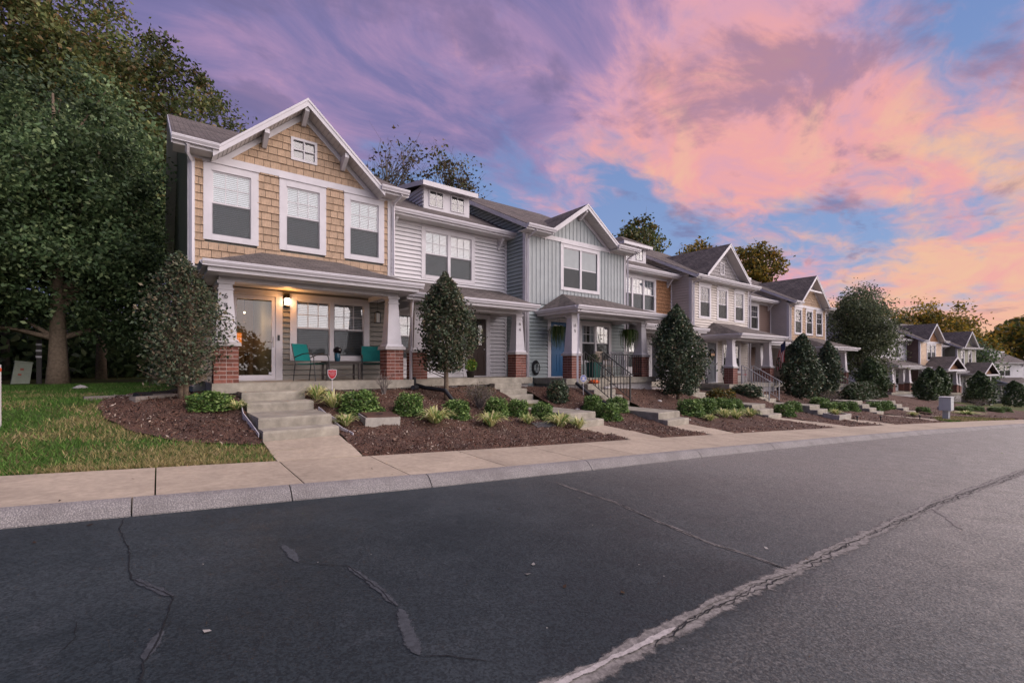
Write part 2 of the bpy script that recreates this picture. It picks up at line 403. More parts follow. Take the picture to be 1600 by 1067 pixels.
def shake_wall(par, m, x0, x1, z0, z1, y, holes=(), near=True, tri=None, ex=.178):
    add, done = emitter(par, near, 'shake', m, shake_mesh)
    z = z0
    while z < z1 - .03:
        a, b = (x0, x1) if not tri else tri(z + ex * .5)
        for p, q in (spans(a, b, z, z + ex, holes) if b - a > .05 else []):
            x = p; first = random.uniform(.06, .22)
            while x < q - .004:
                w = first if x == p else random.uniform(.13, .245)
                if q - (x + w) < .06: w = q - x
                add((x, y - random.uniform(0, .004), z + random.uniform(-.004, .004)), w - .009); x += w
        z += ex
    done()
def batten_wall(par, m, x0, x1, z0, z1, y, holes=(), near=True, tri=None, step=.19):
    MB().box(x0, x1, y, y + .07, z0, z1).build('panel', m, par)
    n = int((x1 - x0) / step); msh = None
    acc = MB()
    for i in range(n + 1):
        x = x0 + .02 + (x1 - x0 - .04) * i / n; za, zb = z0, z1
        if tri: zb = min(z1, tri(x))
        cuts = [(za, zb)]
        for a, b, c, d in holes:
            if a < x < b:
                cuts = [s for p, q in cuts for s in ((p, min(q, c)), (max(p, d), q)) if s[1] - s[0] > .03]
        for p, q in cuts:
            if q - p < .03: continue
            if near: MB().box(x - .014, x + .014, y - .018, y, p, q).build('batten', m, par)
            else: acc.box(x - .014, x + .014, y - .018, y, p, q)
    if not near and acc.v: tag(acc.build('siding', m, par), kind='stuff')
def window(par, x0, x1, z0, z1, y, panes=1, grid=(3, 2), trim=.13, screen=True, blind=True, near=True, curtain=False, head=0.0):
    """trimmed double-hung window set into the wall plane y; returns its hole"""
    f = MB(); t = trim; D0, D1 = y - .035, y + .085
    f.box(x0, x0 + t, D0, D1, z0, z1); f.box(x1 - t, x1, D0, D1, z0, z1)
    f.box(x0 + t, x1 - t, D0 - .004, D1, z0, z0 + t * .85); f.box(x0 + t, x1 - t, D0 - .004, D1, z1 - t, z1)
    if head: f.box(x0 - .02, x1 + .02, D0 - .03, y, z1 + .003, z1 + head)
    W0 = (x1 - x0 - 2 * t - (panes - 1) * .10) / panes
    for i in range(1, panes):
        xm = x0 + t + i * W0 + (i - 1) * .10; f.box(xm, xm + .10, D0 + .004, D1, z0 + t * .85, z1 - t)
    wobj = f.build('window', TRIM, par)
    za, zb = z0 + t * .85, z1 - t; zm = (za + zb) / 2 - .01
    sash, mun, bl = MB(), MB(), MB()
    for i in range(panes):
        a = x0 + t + i * (W0 + .10); b = a + W0; s = .032
        for (p, q, yy) in ((zm, zb, y + .012), (za, zm, y + .030)):
            sash.box(a, a + s, yy - .012, yy + .012, p, q); sash.box(b - s, b, yy - .012, yy + .012, p, q)
            sash.box(a + s, b - s, yy - .0125, yy + .0115, p, p + s * 1.1); sash.box(a + s, b - s, yy - .0125, yy + .0115, q - s, q)
        MB().box(a + s, b - s, y + .010, y + .014, zm + s, zb - s).build('upper_pane', GLASS, wobj)
        MB().box(a + s, b - s, y + .028, y + .032, za + s, zm - s).build('lower_pane', GLASS, wobj)
        if grid:
            for c in range(1, grid[0]): xx = a + s + (W0 - 2 * s) * c / grid[0]; mun.box(xx - .009, xx + .009, y + .002, y + .0095, zm + s, zb - s)
            for r in range(1, grid[1]): zz_ = zm + s + (zb - zm - 2 * s) * r / grid[1]; mun.box(a + s, b - s, y + .003, y + .009, zz_ - .009, zz_ + .009)
        if screen: MB().poly([(a + s * .5, y - .004, za + .01), (b - s * .5, y - .004, za + .01), (b - s * .5, y - .004, zm - .005), (a + s * .5, y - .004, zm - .005)]).build('insect_screen', SCREEN, wobj)
        if blind:
            z = za + .03
            while z < zb - .02:
                bl.poly([(a + .015, y + .052, z), (b - .015, y + .052, z), (b - .015, y + .070, z + .034), (a + .015, y + .070, z + .034)]); z += .044
        if curtain:
            for cx0, cx1 in ((a + .01, a + W0 * .28), (b - W0 * .28, b - .01)):
                k = 8
                for j in range(k):
                    p = cx0 + (cx1 - cx0) * j / k; q = cx0 + (cx1 - cx0) * (j + 1) / k; d0 = .052 + .02 * (j % 2); d1 = .052 + .02 * ((j + 1) % 2)
                    bl.poly([(p, y + d0, za), (q, y + d1, za), (q, y + d1, zb), (p, y + d0, zb)])
    sash.build('sash', TRIM, wobj)
    if mun.v: mun.build('muntin', TRIM, wobj)
    if bl.v: bl.build('curtain' if curtain and not blind else 'blind', BLIND, wobj)
    MB().poly([(x0 + t * .5, y + .078, za - .02), (x1 - t * .5, y + .078, za - .02), (x1 - t * .5, y + .078, zb + .02), (x0 + t * .5, y + .078, zb + .02)]).build('dark_backing', DARK, wobj)
    return (x0 + .03, x1 - .03, z0 + .03, z1 - .03)
def text_part(par, s, size, loc, m, name='house_number', rot=(R(90), 0, 0), align='CENTER', ext=.003):
    c = bpy.data.curves.new(name, 'FONT'); c.body = s; c.size = size; c.align_x = align; c.extrude = ext
    tmp = bpy.data.objects.new(name, c); me = bpy.data.meshes.new_from_object(tmp); bpy.data.objects.remove(tmp); bpy.data.curves.remove(c)
    return put(name, me, m, par, loc, rot)
def gutter_prism(b, x0, x1, y, z):
    if isinstance(b, PC): b = b.new()
    #            # K-style gutter running along x, back at y, top at z
    pr = [(y, z), (y - .118, z), (y - .118, z + .008), (y - .132, z + .008), (y - .132, z - .012), (y - .125, z - .014), (y - .125, z - .035), (y - .085, z - .09), (y - .085, z - .105), (y, z - .105)]
    b.loft([(x0, p, q) for p, q in pr], [(x1, p, q) for p, q in pr])
def gutter_side(b, x, sgn, y0, y1, z):
    if isinstance(b, PC): b = b.new()
    pr = [(0, z), (.115, z), (.125, z - .012), (.125, z - .035), (.085, z - .09), (.085, z - .105), (0, z - .105)]
    b.loft([(x + sgn * p, y0, q) for p, q in pr], [(x + sgn * p, y1, q) for p, q in pr])
def bracket(par, x, y, z, s=.34):              # triangular knee brace on the wall y, top at z
    b = MB(); b.box(x - .045, x + .045, y - s, y - .002, z - .085, z); b.box(x - .0445, x + .0445, y - .075, y - .003, z - s * 1.15, z - .086)
    b.slab([(x - .035, y - s + .02, z - .075), (x - .035, y - s + .10, z - .075), (x - .035, y - .02, z - s), (x - .035, y - .02, z - s - .07)], (.07, 0, 0))
    b.build('bracket', TRIM, par)
def column(par, cx, cy, near, num=None, ztop=2.08, brick_m=None):
    b = MB()
    b.frus(cx, cy, .835, .885, .225, .205); b.frus(cx, cy, .885, 1.90, .185, .125); b.frus(cx, cy, 1.9, 1.925, .145, .145); b.frus(cx, cy, 1.925, ztop - .06, .125, .12); b.frus(cx, cy, ztop - .06, ztop, .15, .155)
    c = b.build('porch_column', TRIM, par)
    if num:
        for i, ch in enumerate(num): text_part(c, ch, .15, (cx, cy - .165 + i * .012 - .004, 1.72 - i * .19), DARKM, rot=(R(86.5), 0, 0))
    pier = MB().box(cx - .212, cx + .212, cy - .212, cy + .212, 0, .755).build('brick_pier', MORTAR, par)
    MB().frus(cx, cy, .755, .832, .265, .255).build('pier_cap', CAPC, pier)
    H = .0833; nC = 9; acc = MB(); h = .218
    for k in range(nC):
        z0 = k * H + .006; z1 = (k + 1) * H - .007; flip = k % 2
        for s in range(4):
            segs = [(-h, -h + .212), (-h + .222, h - .108)] if not flip else [(-h + .108, -h + .212 - .104 + .104), (-h + .222, h)]
            if flip: segs = [(-h + .108, h - .222), (h - .212, h)]
            for p, q in segs:
                d0, d1 = h - .10, h + random.uniform(-.003, .003)
                pts = [(p, -d1), (q, -d1), (q, -d0), (p, -d0)]
                a = s * math.pi / 2; cs, sn = round(math.cos(a)), round(math.sin(a))
                pts = [(cx + x*cs - y*sn, cy + x*sn + y*cs) for x, y in pts]
                bb = MB().loft([(x, y, z0) for x, y in pts], [(x, y, z1) for x, y in pts])
                if near: bb.build('brick', BRICK, pier)
                else: n = len(acc.v); acc.v += bb.v; acc.f += [tuple(n + i for i in f) for f in bb.f]
    if not near: tag(acc.build('bricks', BRICK, pier), kind='stuff')

SL = .5; YR, ZE = 5.74, 5.2
def townhouse(label, X0, Y0, rz, w, dz, fwd, sp, near, group='townhouses'):
    T = thing('townhouse', label, 'house', (X0, Y0, dz), rz, group)
    yw = 0.0 if fwd else 1.09                  # front wall plane
    ze = ZE if fwd else 5.1
    ye = yw - (.46 if fwd else .50)            # eave line
    zr_ = ze + (YR - ye) * SL                  # ridge height
    e = .07 if fwd else .012
    sh = sp.get('shell', sp['side'])
    ov = .30 if fwd else 0.0
    # --- shell
    s = MB(); yb = 2 * YR - ye - .5
    prof = lambda y0: [(y0, -.8), (y0, ze - .10 + (y0 - yw) * SL), (YR, zr_ - .16), (yb, ze - .15), (yb, -.8)]
    if sp.get('room'):
        a, b_, zt = sp['room']
        s.loft([(e, p, q) for p, q in prof(3.4)], [(w - e, p, q) for p, q in prof(3.4)])
        s.box(e, a, .085, 3.399, -.8, 5.09); s.box(b_, w - e, .085, 3.399, -.8, 5.09); s.box(a, b_, .085, .25, zt, 5.09); s.box(a, b_, .25, 3.399, 2.35, 2.45); s.box(a, b_, .02, 3.399, -.3, -.02)
    else: s.loft([(e, p, q) for p, q in prof(yw + .085)], [(w - e, p, q) for p, q in prof(yw + .085)])
    g = sp.get('gable')
    if g:
        xc, hw, gz, gp = g; k = (gp - gz) / hw; top = gp - .14
        s.slab([(xc - (top - 4.9) / k, .085, 4.9), (xc + (top - 4.9) / k, .085, 4.9), (xc, .085, top)], (0, 2.6, 0))
    s.build('wall', sh, T)
    # --- openings
    holes = []
    for a, b_, z0, z1, pn, gr in sp['up']: holes.append(window(T, a, b_, z0, z1, yw, pn, gr, near=near, trim=sp.get('trim', .14), head=.05))
    lo = []
    if sp.get('lowwin'):
        a, b_, pn = sp['lowwin']; lo.append(window(T, a, b_, .48, 2.14, yw, pn, (3, 2), near=near, trim=.15, blind=sp.get('lowblind', True), curtain=sp.get('lowcurtain', False)))
    if sp.get('door'): lo.append(door(T, *sp['door'], yw, **sp.get('doorkw', {})))
    zs = 2.62
    # --- cladding
    lap_wall(T, sp['low'], .10, w - .10, 0.0, zs, yw, lo, near)
    ctop = ze - (.09 if not g else .06)
    kind, m = sp['front']
    parts = sp.get('split') or [(kind, m, .10, w - .10)]
    for kd, mm, a, b_ in parts:
        fn = dict(lap=lap_wall, shake=shake_wall, batten=batten_wall)[kd]
        fn(T, mm, a, b_, zs, ctop, yw, [h for h in holes], near)
    if g:
        tri = lambda z: (xc - (gp - .2 - z) / k + .02, xc + (gp - .2 - z) / k - .02)
        gk, gm = sp.get('gclad', (kind, m)); gh = []
        zg0 = ZE - .06
        gf = sp.get('gfeat')
        if gf == 'window':
            gx = xc + .02
            f = MB(); a, b_, c, d = gx - .31, gx + .31, 5.47, 6.04
            for q in ((a, a + .06, c, d), (b_ - .06, b_, c, d), (a + .06, b_ - .06, c, c + .06), (a + .06, b_ - .06, d - .06, d)): f.box(q[0], q[1], -.04, .06, q[2], q[3])
            f.box(gx - .014, gx + .014, -.028, .02, c + .06, d - .06); f.box(a + .06, b_ - .06, -.026, .018, (c + d) / 2 - .014, (c + d) / 2 + .014)
            wo = f.build('gable_window', TRIM, T)
            for u in (0, 1):
                for v in (0, 1): MB().box(a + .06 + u * .25, a + .31 + u * .25, .02, .024, c + .06 + v * .225, c + .285 + v * .225).build('pane', GLASS, wo)
            MB().poly([(a, .05, c), (b_, .05, c), (b_, .05, d), (a, .05, d)]).build('dark_backing', DARK, wo)
            gh.append((a + .02, b_ - .02, c + .02, d - .02))
        if gf == 'vent':
            f = MB(); a, b_, c, d = xc - .2, xc + .2, 5.55, 6.2
            for q in ((a, a + .06, c, d), (b_ - .06, b_, c, d), (a + .06, b_ - .06, c, c + .06), (a + .06, b_ - .06, d - .06, d)): f.box(q[0], q[1], -.05, .06, q[2], q[3])
            vo = f.build('gable_vent', TRIM, T)
            for i in range(7):
                z = c + .08 + i * .072; MB().slab([(a + .06, -.04, z), (b_ - .06, -.04, z), (b_ - .06, .0, z + .06), (a + .06, .0, z + .06)], (0, .01, .01)).build('slat', TRIM, vo)
        if gk == 'batten':
            pm = MB(); hh = gp - .16 - zg0; pm.slab([(xc - hh / k, 0, zg0), (xc + hh / k, 0, zg0), (xc, 0, gp - .16)], (0, .08, 0)); pm.build('panel', gm, T)
            n = int(2 * hh / k / .19)
            for i in range(1, n):
                x = xc - hh / k + 2 * hh / k * i / n; zt = gp - .2 - abs(x - xc) * k
                MB().box(x - .014, x + .014, -.018, 0, zg0, zt).build('batten', gm, T)
        else:
            fn = dict(lap=lap_wall, shake=shake_wall)[gk]; fn(T, gm, 0, w, zg0 - .01, gp - .2, 0.0, gh, near, tri=tri)
    # --- corner boards
    cb_ = MB(); cb_.box(-.012, .105, yw - .03, yw + .10, -.02, ze - .05) if fwd else cb_.box(.0, .085, yw - .03, yw + .1, -.02, ze - .12)
    if fwd: cb_.box(-.030, -.0125, yw - .03, yw + .12, -.02, ze - .05)
    cb_.build('corner_board', TRIM, T)
    cb2 = MB(); cb2.box(w - .105, w + (.012 if fwd else -.002), yw - .03, yw + .10, -.02, ze - .1); cb2.build('corner_board', TRIM, T)
    # --- left side wall
    if fwd and sp.get('sidewall', True):
        front = lambda z: max(.12, (z - ze + .12) / SL - .46 + .05)
        if sp.get('full_side'): side_lap(T, sp['side'], 0, -.12, zr_ - .2, lambda z: (front(z), min(yb, 2 * YR - (z - ze + .12) / SL + .40)), near)
        else: side_lap(T, sp['side'], 0, -.12, zr_ - .3, lambda z: (front(z), 1.4 if z < 5.0 else min(YR, (z - 4.75) / SL + 1.0)), near)
    # --- main roof
    tk = -.11
    def roofslab(x0, x1, ya, yb_):
        f = lambda y: ze + (y - ye) * SL
        r.slab([(x0, ya, f(ya)), (x1, ya, f(ya)), (x1, yb_, f(yb_)), (x0, yb_, f(yb_))], (0, 0, tk))
    r = MB(); xl, xr = -ov, w + ov
    if g and not sp.get('pent'):
        roofslab(xl, xc - hw + .04, ye, .12); roofslab(xc + hw - .04, xr, ye, .12); roofslab(xl, xr, .12, YR)
    else: roofslab(xl, xr, ye, YR)
    r.slab([(xl, YR, zr_), (xr, YR, zr_), (xr, 2 * YR - ye, ze), (xl, 2 * YR - ye, ze)], (0, 0, tk))
    ro = r.build('roof', SHG_Y, T)
    if fwd:
        q = PC()
        for x, sg in ((xl, -1), (xr, 1)):
            for ya, za, yb2, zb2 in ((ye, ze, YR, zr_), (2 * YR - ye, ze, YR, zr_)):
                A = [(x, ya, za - .025), (x, yb2, zb2 - .025), (x, yb2, zb2 - .17), (x, ya, za - .17)]
                q.slab(A, (sg * .028, 0, 0))
        q.build('rake_board', TRIM, ro)
        q = PC()
        for x0_, x1_ in ((xl, -.031), (w + .013, xr)):
            for ya, yb2 in ((ye, YR), (2 * YR - ye, YR)):
                q.slab([(x0_, ya, ze - .16), (x1_, ya, ze - .16), (x1_, yb2, zr_ - .16), (x0_, yb2, zr_ - .16)], (0, 0, -.02))
        q.build('rake_soffit', SOFFIT, ro)
    # --- eave: fascia, soffit, gutter
    fs, so, gu = PC(), PC(), PC()
    segs = [(xl, xr)] if not g or sp.get('pent') else [(xl, xc - hw + .06), (xc + hw - .06, xr)]
    for a, b_ in segs:
        fs.box(a, b_, ye + .001, ye + .025, ze - .18, ze - .04); so.box(a + .004, b_ - .004, ye + .026, yw + .02, ze - .175, ze - .155)
        so.box(a + .005, b_ - .005, ye + .035, ye + .30, ze - .262, ze - .2355) if False else None
        gutter_prism(gu, a - .02, b_ + .02, ye - .002, ze - .015)
    fs.build('fascia', TRIM, ro); so.build('soffit', SOFFIT, ro); gu.build('gutter', TRIM2, ro)
    if g:
        gr = PC(); yback = (gp - ze) / SL + ye + .3; y0 = -.46
        for sgn in (-1, 1):
            dx = hw + .03; zf = gp - dx * k
            gr.slab([(xc, y0, gp), (xc + sgn * dx, y0, zf), (xc + sgn * dx, yback, zf), (xc, yback, gp)], (0, 0, -.09))
        go = gr.build('gable_roof', SHG_X, T)[0]
        rk, sf = PC(), PC()
        for sgn in (-1, 1):
            dx = hw + .035; zf = gp - dx * k
            A = [(xc, y0 - .03, gp - .02), (xc + sgn * dx, y0 - .03, zf - .02), (xc + sgn * dx, y0 - .03, zf - .175), (xc, y0 - .03, gp - .19)]
            rk.slab(A, (0, .028, 0))
            A = [(xc, y0 - .045, gp + .002), (xc + sgn * dx, y0 - .045, zf + .002), (xc + sgn * dx, y0 - .045, zf - .06), (xc, y0 - .045, gp - .06)]
            rk.slab(A, (0, .014, 0))
            sf.slab([(xc, y0, gp - .14), (xc + sgn * dx, y0, zf - .14), (xc + sgn * dx, -.001, zf - .14), (xc, -.001, gp - .14)], (0, 0, -.018))
            n = 9
            A = [(xc, -.036, gp - .165), (xc + sgn * (dx - .05), -.036, zf - .125), (xc + sgn * (dx - .05), -.036, zf - .27), (xc, -.036, gp - .33)]
            rk.slab(A, (0, .03, 0))
        rk.build('gable_rake', TRIM, go); sf.build('gable_soffit', SOFFIT, go)
        for i in range(1, 22):                 # soffit panel joints, left slope and right slope
            for sgn in (-1, 1):
                x = xc + sgn * hw * i / 22; z = gp - abs(x - xc) * k - .162
                j = MB().box(x - .004, x + .004, y0 + .01, -.04, z - .004, z + .002); 
                if near: j.build('soffit_joint', CAPC, go)
        for fx in sp.get('brk', ()):
            x = xc + fx * hw; z = gp - abs(fx) * hw * k - .17
            bb = MB(); bb.slab([(x - .05, -.44, z - .02), (x - .05, -.02, z - .02), (x - .05, -.02, z - .34), (x - .05, -.09, z - .34), (x - .05, -.44, z - .12)], (.10, 0, 0)); bb.build('bracket', TRIM, go)
        if sp.get('collar'):
            z = gp - hw * k * .55; MB().box(xc - hw * .5, xc + hw * .5, -.45, -.36, z - .1, z).build('collar_tie', TRIM, go)
        MB().box(.106, w - .106, -.035, .03, ZE - .225, ZE - .07).build('band_board', TRIM, T)
    else:
        bracket(T, .52, yw, ze - .18); bracket(T, w - .40, yw, ze - .18)
        MB().box(.09, w - .11, yw - .03, yw + .02, ze - .28, ze - .18).build('frieze_board', TRIM, T)
    # --- dormer
    if sp.get('dormer'):
        a, b_, hip = sp['dormer']; yd = 2.0; zf = lambda y: ze + (y - ye) * SL
        z0 = zf(yd) - .02; z1 = z0 + .82
        d = MB().slab([(a, yd, z0 - .1), (b_, yd, z0 - .1), (b_, yd, z1), (a, yd, z1)], (0, 2.2, 0)).build('dormer', TRIM, T)
        side_lap(d, sp['front'][1], a - .001, z0, z1 - .14, lambda z: (yd + .03, (z - ze) / SL + ye + .2), near)
        f = MB()
        for i in range(2):
            xa = a + .2 + i * ((b_ - a) / 2 - .06); xb = xa + .56; za, zb = z0 + .12, z1 - .14
            for q in ((xa, xa + .03, za, zb), (xb - .03, xb, za, zb), (xa + .03, xb - .03, za, za + .03), (xa + .03, xb - .03, zb - .03, zb)): f.box(q[0], q[1], yd - .03, yd + .01, q[2], q[3])
            f.box((xa + xb) / 2 - .012, (xa + xb) / 2 + .012, yd - .022, yd - .004, za + .03, zb - .03); f.box(xa + .03, xb - .03, yd - .0215, yd - .0045, (za + zb) / 2 - .012, (za + zb) / 2 + .012)
            for u in (0, 1):
                for v in (0, 1):
                    pw, ph = (xb - xa - .06) / 2, (zb - za - .06) / 2
                    MB().box(xa + .03 + u * pw, xa + .03 + (u + 1) * pw, yd - .012, yd - .008, za + .03 + v * ph, za + .03 + (v + 1) * ph).build('pane', GLASS, d)
            MB().box(xa + .02, xb - .02, yd - .005, yd - .001, za + .02, zb - .02).build('dark_backing', DARK, d)
        f.build('sash', TRIM, d)
        o2 = .16; rr = MB(); rk = MB()
        if hip:
            za = z1 + .02; c0 = (a + b_) / 2; zt = za + .55
            P = [(a - o2, yd - .3, za), (b_ + o2, yd - .3, za), (b_ + o2, yd + 2.8, za), (a - o2, yd + 2.8, za)]
            m1, m2 = (c0 - .15, yd + .7, zt), (c0 + .15, yd + .7, zt); b1, b2 = (c0 - .15, yd + 2.8, zt), (c0 + .15, yd + 2.8, zt)
            rr.poly([P[0], P[1], m2, m1]).poly([P[1], P[2], b2, m2]).poly([P[3], P[0], m1, b1]).poly([m1, m2, b2, b1])
            rk.box(a - o2, b_ + o2, yd - .3, yd + 2.6, za - .15, za - .01)
        else:
            yk = yd + 2.6; rise = .20 * 2.9
            rr.slab([(a - o2, yd - .3, z1 + .04), (b_ + o2, yd - .3, z1 + .04), (b_ + o2, yk, z1 + .04 + rise), (a - o2, yk, z1 + .04 + rise)], (0, 0, -.05))
            rk.box(a - o2, b_ + o2, yd - .325, yd - .3, z1 - .13, z1 + .03)
            for x in (a - o2 - .02, b_ + o2): rk.slab([(x, yd - .325, z1 - .13), (x, yk, z1 - .13 + rise), (x, yk, z1 + .03 + rise), (x, yd - .325, z1 + .03)], (.02, 0, 0))
            rk.slab([(a - o2, yd - .3, z1 - .10), (b_ + o2, yd - .3, z1 - .10), (b_ + o2, yd, z1 - .04), (a - o2, yd, z1 - .04)], (0, 0, -.02))
        rr.build('dormer_roof', SHG_Y, d); rk.build('dormer_fascia', TRIM, d)
    # --- porch
    pc = sp['cols']; yp = yw - (1.61 if fwd else 1.65); ex0, ex1 = sp['eave']; yo = yp - .42
    MB().box(sp['slab'][0], sp['slab'][1], yp, yw + .02, -.20, 0).build('porch_slab', CONC, T)
    MB().box(sp['slab'][0] + .1, sp['slab'][1] - .1, yp + .12, yw + .02, -1.3, -.201).build('foundation', CAPC, T)
    zp, zt = 2.36, 3.07; pr = PC()
    hipd = 1.24
    if sp.get('porch') == 'gable':
        xc_, hw_ = (pc[0] + pc[1]) / 2, (pc[1] - pc[0]) / 2 + .5; kk = .62; zt = zp + hw_ * kk
        for sgn in (-1, 1): pr.slab([(xc_, yo, zt), (xc_ + sgn * hw_, yo, zp), (xc_ + sgn * hw_, yw, zp), (xc_, yw, zt)], (0, 0, -.07))
        po = pr.build('porch_roof', SHG_X, T)[0]; rk = PC()
        for sgn in (-1, 1):
            rk.slab([(xc_, yo - .03, zt - .01), (xc_ + sgn * hw_, yo - .03, zp - .01), (xc_ + sgn * hw_, yo - .03, zp - .18), (xc_, yo - .03, zt - .2)], (0, .028, 0))
        rk.build('gable_rake', TRIM, po)
        MB().slab([(xc_ - hw_ + .3, yp + .05, zp - .02), (xc_ + hw_ - .3, yp + .05, zp - .02), (xc_, yp + .05, zt - .22)], (0, .06, 0)).build('gable_panel', sp.get('pgm', BROWN_K), po)
    elif sp.get('porch', 'hip') == 'hip':
        ra, rb = ex0 + hipd, ex1 - hipd - .05
        A, B, C_, D_ = (ex0, yo, zp), (ex1, yo, zp), (rb, yw, zt), (ra, yw, zt); E_, F_ = (ex0, yw, zp), (ex1, yw, zp)
        po = MB().slab([A, B, C_, D_], (0, 0, -.07)).build('porch_roof', SHG_Y, T)
        PC().slab([E_, A, D_], (0, 0, -.068)).slab([B, F_, C_], (0, 0, -.068)).build('hip_slope', SHG_X, po)
    else:
        po = MB().slab([(ex0, yo, zp), (ex1, yo, zp), (ex1, yw, zt), (ex0, yw, zt)], (0, 0, -.07)).build('porch_roof', SHG_Y, T)
        rk = PC()
        for x in (ex0 - .026, ex1 + .001):
            rk.slab([(x, yo, zp - .005), (x, yw, zt - .005), (x, yw, zt - .19), (x, yo, zp - .19)], (.025, 0, 0))
        rk.build('rake_board', TRIM, po)
        q = PC()
        for x in (pc[0] - .05, pc[1] - .0): q.slab([(x, yp + .3, 2.30), (x, yw, 2.30), (x, yw, zt - .13), (x, yp + .3, zp + .02)], (.05, 0, 0))
        q.build('porch_cheek', sp['low'], po)
    fb = PC()
    fb.box(ex0 + .002, ex1 - .002, yo + .002, yo + .024, zp - .20, zp - .03)
    if sp.get('porch', 'hip') != 'shed':
        fb.box(ex0 + .001, ex0 + .023, yo + .0245, yw - .03, zp - .20, zp - .075); fb.box(ex1 - .023, ex1 - .001, yo + .0245, yw - .03, zp - .20, zp - .075)
    fb.box(ex0 + .024, ex1 - .024, yo + .0245, yp + .06, zp - .195, zp - .175)
    if sp.get('porch', 'hip') != 'shed': fb.box(ex0 + .0235, pc[0] - .12, yp + .06, yw - .03, zp - .195, zp - .175); fb.box(pc[1] + .12, ex1 - .0235, yp + .06, yw - .03, zp - .195, zp - .175)
    fb.build('porch_fascia', TRIM, po)
    cyc = yp + .27
    bm = PC(); bm.box(pc[0] - .125, pc[1] + .125, cyc - .125, cyc + .125, 2.081, 2.30)
    for x in pc: bm.box(x - .12, x + .12, cyc + .1255, yw - .031, 2.083, 2.298)
    bm.build('porch_beam', TRIM, T)
    MB().box(pc[0] + .1, pc[1] - .1, cyc + .1, yw - .002, 2.20, 2.225).build('porch_ceiling', SOFFIT, T)
    gu = PC()
    if sp.get('porch') == 'gable':
        for sgn in (-1, 1): gutter_side(gu, xc_ + sgn * hw_, sgn, yo, yw - .03, zp - .01)
    else:
        gutter_prism(gu, ex0 - .09, ex1 + .09, yo - .001, zp - .01)
        if sp.get('porch', 'hip') == 'hip': gutter_side(gu, ex0, -1, yo, yw - .03, zp - .012); gutter_side(gu, ex1, 1, yo, yw - .03, zp - .012)
    gu.build('gutter', TRIM2, po)
    nums = sp.get('num', (None, None))
    for i, x in enumerate(pc): column(T, x, cyc, near, nums[i])
    # --- downspouts
    for pts in sp.get('spouts', ()): 
        b = MB()
        for p, q in zip(pts[:-1], pts[1:]): b.tube([p, q], .042, 4)
        b.build('downspout', TRIM2, T)
    return T
def door(T, x0, x1, kind, yw, col=(.05, .05, .06), glass=False):
    t = .15; z1 = 2.02
    f = MB(); f.box(x0 - t, x0, yw - .035, yw + .085, -.001, z1 + t); f.box(x1, x1 + t, yw - .035, yw + .085, -.001, z1 + t); f.box(x0, x1, yw - .039, yw + .085, z1, z1 + t)
    f.box(x0 - .0, x1 + .0, yw - .05, yw + .06, 0.002, .03)
    d = f.build('door', TRIM, T)
    if kind == 'storm':
        s = MB(); a, b, y = x0 + .004, x1 - .004, yw + .0
        s.box(a, a + .085, y - .02, y + .02, .035, z1 - .004); s.box(b - .085, b, y - .02, y + .02, .035, z1 - .004); s.box(a + .085, b - .085, y - .02, y + .0195, .035, .13); s.box(a + .085, b - .085, y - .02, y + .0195, z1 - .09, z1 - .004)
        s.build('storm_frame', TRIM2, d)
        MB().box(a + .085, b - .085, y - .003, y + .003, .13, z1 - .09).build('storm_glass', DGLASS, d)
        h = MB(); h.box(b - .062, b - .03, y - .035, y - .0205, .80, 1.06); h.tube([(b - .046, y - .06, .93), (b - .16, y - .065, .935)], .011, 6); h.tube([(b - .046, y - .02, .93), (b - .046, y - .06, .93)], .012, 6); h.build('handle', CAPC, d)
        k = MB(); k.box(x1 + .04, x1 + .085, yw - .06, yw - .0355, .97, 1.10); k.build('doorbell', BLACKP, d)
        k = MB(); k.box(b - .15, b - .085, y - .0205, y - .0045, .14, .20); k.build('sticker', BLIND, d)
    else:
        m = mat('door_paint_%d' % (1000 * sum(col)), col, .45, .06, 4, .03, 40)
        MB().box(x0 + .003, x1 - .003, yw + .015, yw + .055, .035, z1 - .003).build('leaf', m, d)
        pn = MB(); cx = (x0 + x1) / 2; hw = (x1 - x0) / 2
        for sx in (-1, 1):
            for z0, zt in ((.2, .85), (1.0, 1.45)):
                a = cx + sx * hw * .5 - hw * .33; b = cx + sx * hw * .5 + hw * .33
                pn.box(a, b, yw + .002, yw + .0145, z0, z0 + .025); pn.box(a, b, yw + .002, yw + .0145, zt - .025, zt); pn.box(a, a + .025, yw + .0025, yw + .0146, z0 + .025, zt - .025); pn.box(b - .025, b, yw + .0025, yw + .0146, z0 + .025, zt - .025)
        pn.build('panel_moulding', m, d)
        if glass: MB().box(cx - hw * .6, cx + hw * .6, yw + .006, yw + .012, 1.1 if glass == 'tall' else 1.55, 1.92).build('door_glass', DGLASS, d)
        MB().lathe([(.0, 0), (.02, 0), (.03, .02), (.022, .045), (0, .05)], 0, 0, 10).build('knob', CAPC, d, True, (x1 - .08, yw + .015, .95), (R(90), 0, 0))
    return (x0 - t + .02, x1 + t - .02, -.1, z1 + t - .02)

